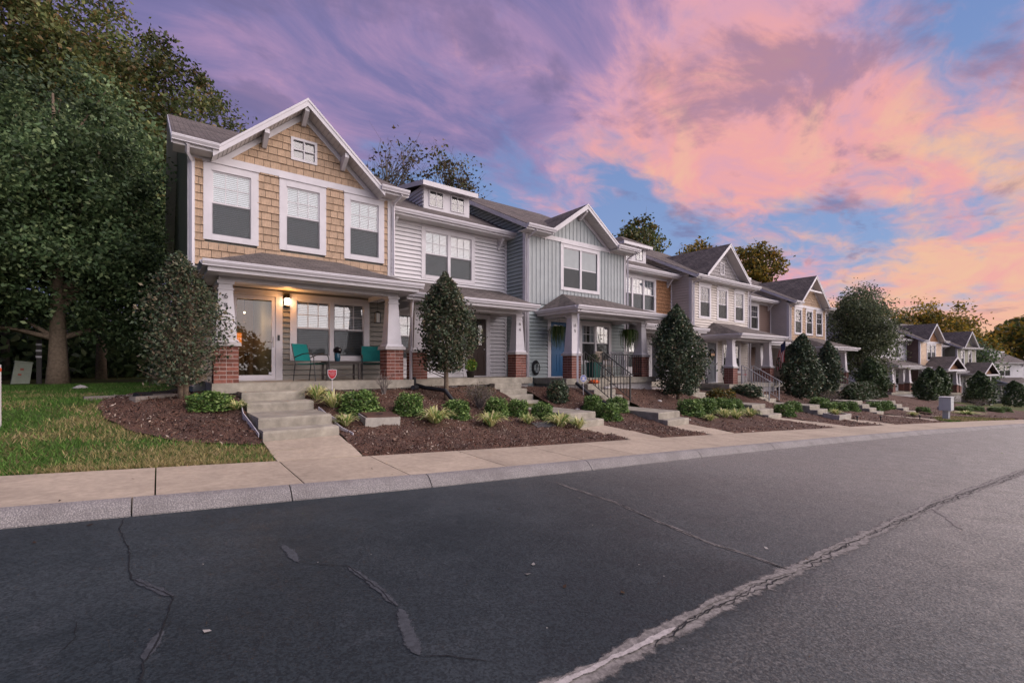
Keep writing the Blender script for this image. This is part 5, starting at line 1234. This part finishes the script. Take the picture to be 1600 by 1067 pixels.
octo = [(math.cos(a) * 1.0, .5 + .5 * math.sin(a)) for a in [R(22.5 + 45 * k_) for k_ in range(8)]]
sx_, sy_ = 10.62, 10.2
ys = yard_sign((sx_, sy_, ZG(sx_, sy_)), R(-20), 'blue octagonal sign on a white stake by the blue door house', octo, .23, .24, mat('sign_blue', (.10, .14, .42), .4, .1, 20), .42, 0)
wh = MB(); 
for k_ in range(3): wh.box(-.07, .07, -.0115, -.0097, .475 + k_ * .05, .495 + k_ * .05)
wh.box(-.03, .03, -.012, -.0116, .50, .57); wh.build('lettering', TRIM, ys)

# ---------------------------------------------------------------- bed furniture
def vault(loc, rz, tilt, label, L_, W_, H_, lidm, name):
    t = thing(name, label, 'utility box', loc, rz); t.rotation_euler = (tilt[0], tilt[1], rz); cm = mat('pale_concrete', (.42, .39, .34), .85, .2, 8, .3, 80)
    m = MB(); a, b_ = L_ / 2, W_ / 2
    m.box(-a, a, -b_, -b_ + .07, -.15, H_).box(-a, a, b_ - .07, b_, -.15, H_).box(-a, -a + .07, -b_ + .07, b_ - .07, -.15, H_).box(a - .07, a, -b_ + .07, b_ - .07, -.15, H_); m.build('concrete_rim', cm, t)
    return t
v = vault((3.36, 8.62, ZG(3.36, 8.62) + .01), R(-4), (R(5), R(2)), 'low concrete utility vault with rusty brown lid', .66, .52, .15, None, 'utility_vault')
RUST = mat('rusty_lid', (.085, .045, .032), .6, .35, 7, .3, 60)
MB().frus(0, 0, .151, .175, .25, .245).build('lid', RUST, v); v.children[-1].scale = (1.22, .96, 1); MB().box(-.06, .06, -.012, .012, .176, .188).build('lid_handle', BLACKP, v)
v = vault((22.0, 6.95, ZG(22.0, 6.95) + .02), R(-3), (R(6), 0), 'pale concrete planter box holding a grass clump', 1.15, .6, .22, None, 'planter_box')
MB().box(-.5, .5, -.22, .22, .05, .17).build('soil', MULCH, v)
o = put('grass_clump', CLM[1], BLADE, None, (22.0, 7.0, ZG(22, 7) + .16), (0, 0, 1), (.85, .6, .38)); tag(o, 'grass clump growing in the pale planter box', 'grass clump', 'variegated grass clumps')
for x, y, lab in ((24.2, 6.05, 'short black path light beside the cream house walk'), (22.35, 6.35, 'short black path light in front of the planter box'), (28.3, 5.6, 'short black path light near the end house')):
    t = thing('path_light', lab, 'light', (x, y, ZG(x, y)), 0, 'black path lights'); MB().tube([(0, 0, -.05), (0, 0, .16)], .02, 8).build('stake', BLACKP, t); MB().lathe([(.001, .24), (.06, .215), (.06, .20), (.035, .195), (.035, .16)], 0, 0, 10).build('cap', BLACKP, t)
def drain(pts, label, r=.05):
    t = thing('drain_pipe', label, 'pipe', pts[0], 0, 'black drain pipes'); m = MB(); P0 = Vector(pts[0]); n = 26; pts = [Vector(p) - P0 for p in pts]; out, rad = [], []
    L_ = sum((b - a).length for a, b in zip(pts[:-1], pts[1:]))
    for a, b_ in zip(pts[:-1], pts[1:]):
        k_ = max(3, int((b_ - a).length / .02))
        for i in range(k_): out.append(a.lerp(b_, i / k_)); rad.append(r * (1 + .10 * (len(out) % 2)))
    m.tube(out, rad, 10); m.build('corrugated_pipe', BLACKP, t); return t
drain([(5.42, 11.40, .05), (5.42, 11.38, -.15), (5.5, 10.9, -.22), (5.75, 10.3, -.27), (5.88, 9.95, ZG(5.88, 9.95) + .08)], 'black corrugated drain pipe right of the first porch')
drain([(5.42, 11.38, -.15), (5.3, 11.0, -.21), (5.0, 10.6, ZG(5, 10.6) + .08)], 'short black drain pipe end pointing at the bare shrub', .055)
drain([(10.66, 10.55, -.2), (10.75, 10.0, ZG(10.7, 10) + .1), (10.85, 9.4, ZG(10.85, 9.4) + .08)], 'black drain pipe below the blue octagonal sign')
drain([(.45, 12.2, -.15), (.1, 11.6, -.2), (-.35, 10.9, ZG(-.35, 10.9) + .07)], 'black drain pipe behind the twiggy holly tree')
for x, y, L_, rz, lab in ((-.42, 11.2, 1.3, R(12), 'grey weathered timber edging the bed behind the holly'), (-.05, 10.75, .95, R(48), 'short grey timber lying in the bed behind the holly')):
    tag(MB().box(-L_ / 2, L_ / 2, -.06, .06, -.06, .055).build('edging_timber', GREYTWIG, None, False, (x, y, ZG(x, y) + .02), (0, 0, rz)), lab, 'timber', 'edging timbers')
def rock(x, y, r, label, seed, col=None):
    rr = random.Random(seed); m = MB(); n = 9; pr = []
    for k_ in range(5):
        a = math.pi * k_ / 4; pr.append((max(.001, r * math.sin(a) * rr.uniform(.85, 1.1)), r * .45 * -math.cos(a) * rr.uniform(.85, 1.1)))
    m.lathe(pr, 0, 0, n); m.v = [(a * rr.uniform(.8, 1.15), b_ * rr.uniform(.65, .95), c * rr.uniform(.8, 1.1)) for a, b_, c in m.v]
    tag(m.build('stone', mat('pale_stone', (.48, .44, .41), .8, .2, 12, .4, 40), None, True, (x, y, ZG(x, y) + r * .25)), label, 'stone', 'pale stones')
rock(6.05, 10.15, .075, 'pale stone beside the tall pointed holly trunk', 1); rock(9.8, 9.65, .09, 'white stone under the blue octagonal sign', 2); rock(13.9, 9.7, .11, 'white stone left of the conical holly tree', 3); rock(4.3, 10.2, .05, 'small pale stone at the bare shrub foot', 4); rock(-1.6, 16.2, .16, 'pale stone on the lawn near the tree trunk', 5); rock(16.4, 5.95 + .5, .06, 'small white stone near the pavement edge', 6); rock(13.0, 8.0, .06, 'small white stone right of the railing steps', 7); rock(39.5, 6.6, .55, 'large pale rock beyond the end house', 8)
tag(MB().slab([(-.3, -.16, 0), (.28, -.2, 0), (.34, .15, 0), (-.2, .2, 0)], (0, 0, .03)).build('flat_slate', mat('slate', (.09, .09, .095), .6, .2, 5, .3, 40), None, False, (7.28, 8.32, ZG(7.28, 8.32) + .035), (R(10), 0, 0)), 'flat dark slate lying left of the wide pale grass clump', 'slate')
# pale plastic edging beside the first steps
for q, pts in enumerate([[(2.47, 9.5), (2.5, 9.1), (2.58, 8.7)], [(2.5, 8.55), (2.52, 8.2), (2.6, 7.85)], [(1.2, 9.9), (1.16, 9.3), (1.2, 8.7), (1.22, 8.1)]]):
    m = MB(); pp = [(x, y, ZG(x, y)) for x, y in pts]
    for a, b_ in zip(pp[:-1], pp[1:]): m.slab([(a[0], a[1], a[2] - .03), (b_[0], b_[1], b_[2] - .03), (b_[0] + .01, b_[1], b_[2] + .09), (a[0] + .01, a[1], a[2] + .09)], (.012, 0, 0))
    tag(m.build('edging_strip', TRIM, None), ['pale edging strip right of the middle first steps', 'pale edging strip right of the lowest first step', 'pale edging strip left of the first steps'][q], 'edging', 'pale edging strips')

# ---------------------------------------------------------------- railings
def railing(x, ya, za, yb_, zb_, label, m, name='stair_railing'):
    t = thing(name, label, 'railing', (x, ya, za), 0, 'stair railings'); h = .86; dy, dz = yb_ - ya, zb_ - za
    MB().box(-.02, .02, -.02, .02, 0, h + .02).build('post', m, t); MB().box(-.02, .02, dy - .02, dy + .02, dz, dz + h + .02).build('post', m, t)
    MB().slab([(-.022, -.05, h), (.022, -.05, h), (.022, dy - .12, dz + h - .04), (-.022, dy - .12, dz + h - .04)], (0, 0, .03)).build('handrail', m, t); MB().slab([(-.012, 0, .08), (.012, 0, .08), (.012, dy, dz + .08), (-.012, dy, dz + .08)], (0, 0, .022)).build('bottom_rail', m, t)
    n = max(4, int(abs(dy) / .12))
    for k_ in range(1, n): s = k_ / n; MB().box(-.008, .008, dy * s - .008, dy * s + .008, dz * s + .09, dz * s + h).build('baluster', m, t)
    return t
railing(11.26, 10.80, -.07, 9.62, -.80, 'black iron stair railing beside the brick pier', IRON); railing(12.19, 10.80, -.07, 9.62, -.80, 'black iron stair railing farther from the brick pier', IRON)
def porch_rail(x0, x1, y, z, label, m):
    t = thing('porch_railing', label, 'railing', (x0, y, z), 0, 'porch railings'); L_ = x1 - x0
    MB().box(0, L_, -.018, .018, .80, .83).build('handrail', m, t); MB().box(0, L_, -.012, .012, .09, .11).build('bottom_rail', m, t)
    n = int(L_ / .12)
    for k_ in range(n + 1): MB().box(L_ * k_ / n - .008, L_ * k_ / n + .008, -.008, .008, 0 if k_ in (0, n) else .11, .80).build('baluster', m, t)
porch_rail(12.24, 14.5, 10.95, -.07, 'black iron railing along the porch edge of the blue door house', IRON)
GREYR = mat('grey_rail', (.30, .30, .32), .5, .1, 8)
railing(21.95, 10.80, -.52, 9.55, -1.25, 'grey stair railing nearer the cream house pier', GREYR); railing(22.95, 10.80, -.52, 9.55, -1.25, 'grey stair railing farther from the cream house pier', GREYR)
railing(32.95, 10.80, -.84, 9.4, -1.6, 'grey stair railing at the end house steps', GREYR)

# ---------------------------------------------------------------- things on the other porches
def fern(x, y, ztop, label, seed, hook):
    t = thing('hanging_fern', label, 'plant', (x, y, ztop - .35), 0, 'hanging ferns'); r = random.Random(seed); V, C, F = [], [], []
    for i in range(230):
        a = r.uniform(0, 6.28); R_ = r.uniform(.08, .38); dr = r.uniform(.2, .78); ca, sa = math.cos(a), math.sin(a); w = r.uniform(.012, .022); col = r.choice([(.05, .10, .025), (.085, .13, .035), (.12, .15, .05), (.035, .07, .02)])
        b_ = len(V)
        for k_ in range(6):
            s = k_ / 5; rad = .04 + R_ * math.sin(min(1, s * 1.3) * 1.57); z = .05 + .16 * math.sin(s * 2.6) - dr * s * s; ww = w * (1 - s * .8); V += [(rad * ca - sa * ww, rad * sa + ca * ww, z), (rad * ca + sa * ww, rad * sa - ca * ww, z)]; C += [col, col]
        F += [(b_ + 2*k_, b_ + 2*k_ + 1, b_ + 2*k_ + 3, b_ + 2*k_ + 2) for k_ in range(5)]
    m = bpy.data.meshes.new('fronds'); m.from_pydata(V, [], F); m.update(); col_attr(m, np.array(C)); put('fronds', m, BLADE, t)
    MB().lathe([(.06, -.14), (.12, -.06), (.14, .04), (.13, .05)], 0, 0, 12).build('basket', DARKM, t)
    b_ = MB()
    for k_ in range(3): b_.tube([(.13 * math.cos(k_ * 2.1), .13 * math.sin(k_ * 2.1), .04), (0, 0, hook)], .003, 3)
    b_.build('hanger', IRON, t)
fern(11.15, 11.9, 1.95, 'hanging fern in front of the blue door', 1, .50); fern(14.45, 11.45, 1.95, 'hanging fern beside the far column of the blue door porch', 2, .50)
def pumpkin(x, y, z, r, m, label):
    t = thing('pumpkin', label, 'pumpkin', (x, y, z), 0.3); b_ = MB(); n = 40; pr = [(.12, 0), (.7, .06), (.95, .3), (1, .6), (.85, 1.0), (.5, 1.22), (.12, 1.2)]
    base = len(b_.v); b_.lathe([(p * r, q * r * .62) for p, q in pr], 0, 0, n)
    b_.v = [(vx * (1 - .09 * abs(math.sin(5 * math.atan2(vy, vx))) ** .5 + .05), vy * (1 - .09 * abs(math.sin(5 * math.atan2(vy, vx))) ** .5 + .05), vz) for vx, vy, vz in b_.v]
    b_.build('flesh', m, t, True); MB().tube([(0, 0, r * .72), (.02, 0, r * .85), (.045, .01, r * .95)], [.02, .015, .013], 6).build('stalk', BARK, t)
pumpkin(11.62, 10.66, -.249, .17, mat('pumpkin_orange', (.62, .10, .012), .45, .12, 6), 'orange pumpkin on the upper step of the blue door house')
pumpkin(11.95, 10.40, -.428, .12, mat('pumpkin_white', (.62, .58, .55), .5, .1, 6), 'small white pumpkin below the orange pumpkin')
t = thing('garden_hose', 'black coiled garden hose hanging on the sage siding', 'hose', (10.52, 12.39, .28)); m = MB()
for k_ in range(5): m.tube([(.17 * math.cos(a) * (1 - .05 * k_), -.015 * k_, .26 * math.sin(a) * (1 - .07 * k_)) for a in [2 * math.pi * i / 20 + k_ for i in range(21)]], .011, 6)
m.build('coil', BLACKP, t); MB().box(-.05, .05, .0, .035, .14, .2).build('hook', IRON, t); MB().tube([(.1, -.02, .2), (.0, -.02, -.05), (-.06, -.03, -.2)], .011, 6).build('loose_end', BLACKP, t)
GREENB = mat('green_bin', (.012, .075, .065), .4, .1, 6)
t = thing('green_planter_bin', 'dark green tall planter behind the black stair railing', 'planter', (12.45, 11.45, -.07)); MB().frus(0, 0, 0, .52, .16, .20).build('body', GREENB, t); MB().frus(0, 0, .521, .55, .215, .215).build('rim', GREENB, t)
P = rand_dirs(300) * (rng.uniform(.3, 1, 300) ** .5)[:, None] * np.array([.24, .22, .2]) + np.array([0, 0, .68]); put('foliage', leaf_mesh('foliage', P, .035, pick_cols(300, HOLLY, .3)), LEAF, t)
def porch_chair(x, y, z, rz, label, m, seat=None, group=None):
    t = thing('porch_chair', label, 'chair', (x, y, z), rz, group)
    MB().box(-.25, .25, -.25, .22, .40, .44).build('seat', seat or m, t)
    for k_ in range(5): MB().box(-.22 + k_ * .105, -.16 + k_ * .105, .2, .23, .44, .92).build('slat', m, t)
    MB().box(-.25, .25, .195, .235, .921, .97).build('top_rail', m, t)
    for sx in (-1, 1):
        MB().box(sx * .24 - .02, sx * .24 + .02, -.24, -.20, 0, .62).build('leg', m, t); MB().box(sx * .24 - .02, sx * .24 + .02, .19, .23, 0, .3999).build('leg', m, t); MB().box(sx * .24 - .03, sx * .24 + .03, -.26, .19, .621, .645).build('arm', m, t)
porch_chair(13.5, 11.9, -.07, R(10), 'tan high backed chair behind the porch railing', mat('tan_chair', (.42, .34, .27), .7, .1, 6)); porch_chair(14.35, 11.95, -.07, R(-40), 'white chair near the far column of the blue door porch', TRIM)
porch_chair(23.6, 11.7, -.52, R(10), 'white chair with red cushion on the cream house porch', TRIM, mat('red_cushion', (.30, .03, .03), .8, .1, 8))
def potted(x, y, z, r, h, pal, label, n=500, pm=None, size=.035):
    global rng
    rng = np.random.default_rng(int(x * 100)); t = thing('potted_plant', label, 'plant', (x, y, z)); MB().lathe([(r * .7, 0), (r, h * .32), (r * 1.05, h * .33), (r * .95, h * .335)], 0, 0, 14).build('pot', pm or DARKM, t, True)
    P = rand_dirs(n) * (rng.uniform(.2, 1, n) ** .5)[:, None] * np.array([r * 1.5, r * 1.5, h * .36]) + np.array([0, 0, h * .66]); put('foliage', leaf_mesh('foliage', P, size, pick_cols(n, pal, .3)), LEAF, t)
potted(8.05, 12.75, -.03, .15, .62, [((.10, .20, .03), 4), ((.16, .26, .04), 3), ((.45, .35, .05), .5)], 'bright green potted plant left of the dark front door')
potted(21.95, 11.5, -.52, .2, .95, [((.40, .42, .40), 4), ((.25, .28, .24), 3), ((.10, .14, .08), 2)], 'pale silvery potted plant behind the cream house pier', 600)
# cream house: leaning welcome board, wreath; flag on its far column
t = thing('welcome_board', 'tall dark leaning board with white welcome letters', 'sign', (21.35, 12.2, -.52), 0); t.rotation_euler = (R(-6), 0, 0)
MB().box(-.11, .11, 0, .025, 0, 1.35).build('board', mat('board_black', (.03, .03, .035), .6, .1, 8), t)
for i, ch in enumerate('WELCOME'): text_part(t, ch, .17, (0, -.004, 1.16 - i * .185), TRIM, 'letter')
t = thing('door_wreath', 'round twig wreath on the grey door of the cream house', 'wreath', (22.21, 12.40, .95)); m = MB()
m.tube([(.21 * math.cos(a), 0, .21 * math.sin(a)) for a in [2 * math.pi * i / 24 for i in range(25)]], .035, 7); m.build('ring', DARKM, t); MB().box(-.17, .17, -.03, .02, -.1, .02).build('band', mat('tan_band', (.55, .33, .2), .7, .1, 6), t)
FLAG, N, L, bsdf = node_mat('flag_cloth'); pos = N.new('ShaderNodeTexCoord').outputs['UV']
at = N.new('ShaderNodeAttribute'); at.attribute_name = 'Col'; L.new(at.outputs['Color'], bsdf.inputs['Base Color']); bsdf.inputs['Roughness'].default_value = .8
t = thing('house_flag', 'red and white striped flag hanging from the cream house column', 'flag', (26.05, 10.95, 1.30), R(-35)); MB().tube([(0, .0, -.35), (0, -.75, .45)], .012, 6).build('pole', TRIM, t)
V, C, F = [], [], []; nu, nv = 13, 12
for j in range(nv + 1):
    for i in range(nu):
        for e_ in (0, 1):
            u = (i + e_) / nu; v = j / nv; fold = .05 * math.sin(u * 9 + v * 3); V.append((fold + .02 * math.sin(v * 7), -.70 + .55 * u + .10 * math.sin(v * 2) , .42 - .55 * u - v * 1.15)); C.append((.02, .03, .10) if (v < .42 and u < .54) else ((.42, .03, .03) if i % 2 == 0 else (.68, .64, .62)))
for j in range(nv):
    for i in range(nu): a = j * nu * 2 + i * 2; F.append((a, a + 1, a + nu * 2 + 1, a + nu * 2))
me = bpy.data.meshes.new('cloth'); me.from_pydata(V, [], F); me.update(); col_attr(me, np.array(C)); put('cloth', me, FLAG, t)

# ---------------------------------------------------------------- street furniture
MBX = mat('mailbox_grey', (.50, .52, .53), .45, .06, 4)
t = thing('mailbox_cabinet', 'grey cluster mailbox cabinet on a pedestal at the pavement', 'mailbox', (31.1, 5.15, ZG(31.1, 5.15))); t.scale = (.8, .8, .92)
MB().box(-.42, .42, -.27, .27, .50, 1.20).build('cabinet', MBX, t); MB().box(-.45, .45, -.30, .30, 1.201, 1.235).build('lid', MBX, t)
for i in range(2):
    for j in range(4): d_ = MB().box(-.40 + i * .405, -.015 + i * .405, -.285, -.2705, .52 + j * .168, .68 + j * .168).build('mail_door', MBX, t); MB().box(-.10 + i * .405, -.06 + i * .405, -.297, -.2855, .59 + j * .168, .63 + j * .168).build('lock', CAPC, d_)
MB().box(-.22, -.08, -.14, .14, -.1, .499).build('pedestal', MBX, t); MB().box(.08, .22, -.14, .14, -.1, .499).build('pedestal', MBX, t)
t = thing('marker_post', 'white marker post with red band at the left edge', 'post', (-1.80, 9.42, ZG(-1.8, 9.42))); MB().frus(0, 0, -.1, .86, .05, .048).build('post', TRIM, t); MB().frus(0, 0, .78, .83, .0515, .0515).build('red_band', mat('band_red', (.5, .07, .03), .5, .1, 6), t); MB().frus(0, 0, .861, .885, .052, .03).build('cap', TRIM, t)
PEDG = mat('pedestal_green', (.30, .33, .26), .6, .12, 5)
t = thing('utility_pedestal', 'leaning pale green utility pedestal beyond the lawn', 'utility box', (-3.62, 21.8, -.25), R(12)); t.rotation_euler = (0, R(7), R(12))
MB().frus(0, 0, -.1, .70, .21, .20).build('body', PEDG, t); MB().frus(0, 0, .701, .75, .225, .20).build('cap', PEDG, t); MB().box(-.06, .02, -.225, -.205, .45, .52).build('sticker', mat('sticker_red', (.35, .10, .07), .6, .1, 6), t); MB().box(-.09, -.01, -.226, -.206, .28, .34).build('sticker', mat('sticker_red', (.35, .10, .07), .6, .1, 6), t)
t = thing('meter_post', 'dark post with three pale plates under the lawn tree', 'post', (-3.1, 21.3, -.25)); MB().box(-.06, .06, -.04, .04, 0, 1.45).build('post', DARKM, t)
for k_ in range(3): MB().box(-.07, .07, -.06, -.041, .86 + k_ * .20, .92 + k_ * .20).build('plate', TRIM, t)

# ---------------------------------------------------------------- road surface: seams, cracks, litter
def worn_mat(name, col, var, lo, hi, nsc):
    m, N, L, b_ = node_mat(name); pos = N.new('ShaderNodeTexCoord').outputs['Object']; at = N.new('ShaderNodeAttribute'); at.attribute_name = 'Col'
    sp_ = N.new('ShaderNodeSeparateColor'); L.new(at.outputs['Color'], sp_.inputs[0])
    c = MXC(N, L, MR(N, L, NX(N, L, pos, 26, 5, .7), .35, .65), tuple(v * (1 - var) for v in col), tuple(v * (1 + var) for v in col)); L.new(c, b_.inputs['Base Color']); b_.inputs['Roughness'].default_value = .8; b_.inputs['Specular IOR Level'].default_value = .2
    ad = N.new('ShaderNodeMath'); ad.operation = 'MULTIPLY_ADD'; L.new(NX(N, L, pos, nsc, 6, .75), ad.inputs[0]); ad.inputs[1].default_value = 1.5; L.new(sp_.outputs[0], ad.inputs[2])
    t = N.new('ShaderNodeBsdfTransparent'); mx = N.new('ShaderNodeMixShader'); L.new(MR(N, L, ad.outputs[0], lo, hi), mx.inputs[0]); L.new(t.outputs[0], mx.inputs[1]); L.new(b_.outputs[0], mx.inputs[2]); L.new(mx.outputs[0], N['Material Output'].inputs[0])
    return m
SEAL = worn_mat('crack_sealant', (.056, .061, .068), .25, .95, 1.25, 14); CRACK = worn_mat('open_crack', (.017, .018, .020), .2, 1.05, 1.3, 30); SEAM = worn_mat('worn_seam', (.20, .185, .172), .35, .95, 1.35, 9); PALE = worn_mat('pale_scar', (.40, .37, .35), .2, .9, 1.15, 22)
def ribbon(pts, w, m, name, label, dz, jit=.02, step=.07, vary=.35, seed=1):
    r = random.Random(seed); out = []; step = step * .6; po_, pw_ = 0.0, 0.0
    for a, b_ in zip(pts[:-1], pts[1:]):
        L_ = math.dist(a, b_); k_ = max(1, int(L_ / step))
        for i in range(k_): s = i / k_; out.append((a[0] + (b_[0] - a[0]) * s, a[1] + (b_[1] - a[1]) * s))
    out.append(pts[-1]); V = []
    for i, p in enumerate(out):
        a, b_ = out[max(0, i - 1)], out[min(len(out) - 1, i + 1)]; dx, dy = b_[0] - a[0], b_[1] - a[1]; l = math.hypot(dx, dy) or 1; nx, ny = -dy / l, dx / l; po_ = po_ * .75 + r.uniform(-jit, jit) * .6; pw_ = pw_ * .6 + r.uniform(-vary, vary) * .6; o = po_; hw = w / 2 * (1 + pw_) * min(1, .25 + i / 4, .25 + (len(out) - 1 - i) / 4)
        for s in (-1, 0, 1): x, y = p[0] + nx * (o + s * hw), p[1] + ny * (o + s * hw); V.append((x, y, float(zroad(x)) + dz))
    F = [(3*i+e_, 3*i+3+e_, 3*i+4+e_, 3*i+1+e_) for i in range(len(out) - 1) for e_ in (0, 1)]
    me = bpy.data.meshes.new(name); me.from_pydata(V, [], F); me.update(); cc_ = np.zeros((len(V), 3)); cc_[1::3] = 1; cc_[:3] = 0; cc_[-3:] = 0; col_attr(me, cc_)
    return tag(put(name, me, m), label, 'crack' if 'crack' in name else 'seam', kind='structure')
SEAMP = [(.9, 1.55), (1.55, 1.53), (2.0, 1.52), (2.87, 1.53), (3.93, 1.51), (5.36, 1.47), (7.64, 1.40), (13.2, 1.05), (20, .3), (30, -1.3)]
ribbon(SEAMP, .21, SEAM, 'road_seam', None, .004, .015, .08, .25, 1); ribbon([(x, y + .03) for x, y in SEAMP], .07, SEAM, 'road_seam', None, .010, .02, .09, .5, 2); ribbon(SEAMP, .015, CRACK, 'road_crack', None, .008, .03, .05, .7, 3); ribbon([(x, y - .025) for x, y in SEAMP[2:]], .014, CRACK, 'road_crack', None, .009, .03, .06, .8, 4)
ribbon([(.9, 1.56), (1.55, 1.54), (2.0, 1.53), (2.35, 1.53)], .04, PALE, 'road_seam', None, .012, .006, .05, .4, 5)
XCR = [(4.28, 4.61), (4.22, 3.95), (4.2, 3.54), (4.02, 2.85), (3.87, 2.18), (3.89, 1.91), (3.84, 1.52)]
ribbon(XCR, .07, SEAM, 'road_crack', None, .004, .006, .08, .4, 6); ribbon(XCR, .018, CRACK, 'road_crack', None, .007, .006, .06, .5, 7)
C2 = [(.79, 4.05), (.81, 3.58), (1.08, 3.35), (1.13, 2.91), (1.14, 2.6), (1.05, 2.27), (1.02, 2.09), (1.14, 2.02), (1.3, 1.85)]
ribbon(C2[:2], .10, SEAL, 'road_crack', None, .004, .008, .08, .25, 8); ribbon(C2[1:5], .012, CRACK, 'road_crack', None, .006, .012, .06, .6, 9); ribbon(C2[2:5], .07, SEAL, 'road_crack', None, .004, .01, .06, .5, 9); ribbon(C2[4:7], .11, SEAL, 'road_crack', None, .0042, .006, .06, .3, 10); ribbon(C2[6:], .012, CRACK, 'road_crack', None, .005, .005, .05, .4, 11)
C3 = [(-.25, 5.45), (-.25, 5.05), (-.17, 4.4), (-.13, 3.87), (.07, 3.45), (.02, 3.06), (-.06, 2.75), (-.08, 2.45)]
ribbon(C3, .011, CRACK, 'road_crack', None, .005, .012, .06, .6, 12); ribbon(C3[3:5], .09, SEAL, 'road_crack', None, .0041, .008, .07, .4, 13); ribbon(C3[5:7], .08, SEAL, 'road_crack', None, .0041, .008, .07, .4, 14)
ribbon([(6.6, .95), (7.1, 1.15), (7.5, 1.38)], .10, SEAM, 'road_crack', None, .0045, .02, .07, .5, 15)
ribbon([(-.35, 3.4), (-.33, 3.2), (-.38, 3.05)], .008, CRACK, 'road_crack', None, .005, .01, .05, .6, 16); ribbon([(.75, 2.0), (.78, 1.85), (.9, 1.7)], .010, CRACK, 'road_crack', None, .005, .01, .05, .6, 17)
rng = np.random.default_rng(55); n = 420; x = np.where(rng.uniform(size=n) < .5, rng.uniform(-1.5, 6, n), rng.uniform(-2, 22, n)); y = rng.uniform(.3, 6.6, n); k = y < yback(x) - .05; x, y = x[k], y[k]; on = y > ycurb(x) + .1; z = zroad(x) + np.where(on, .165, .012); k = on | (y < ycurb(x) - .05); x, y, z = x[k], y[k], z[k]; n = len(x)
sz = np.where(rng.uniform(size=n) < .07, .022, .006)
tag(put('fallen_leaves', leaf_mesh('fallen_leaves', np.stack([x, y, z], 1), sz, pick_cols(n, [((.12, .075, .04), 4), ((.05, .03, .02), 4), ((.45, .42, .38), 4), ((.13, .2, .05), .6)], .3), .6, 4), BLADE), 'scattered fallen leaves and pale specks on road and pavement', 'leaves', kind='stuff')
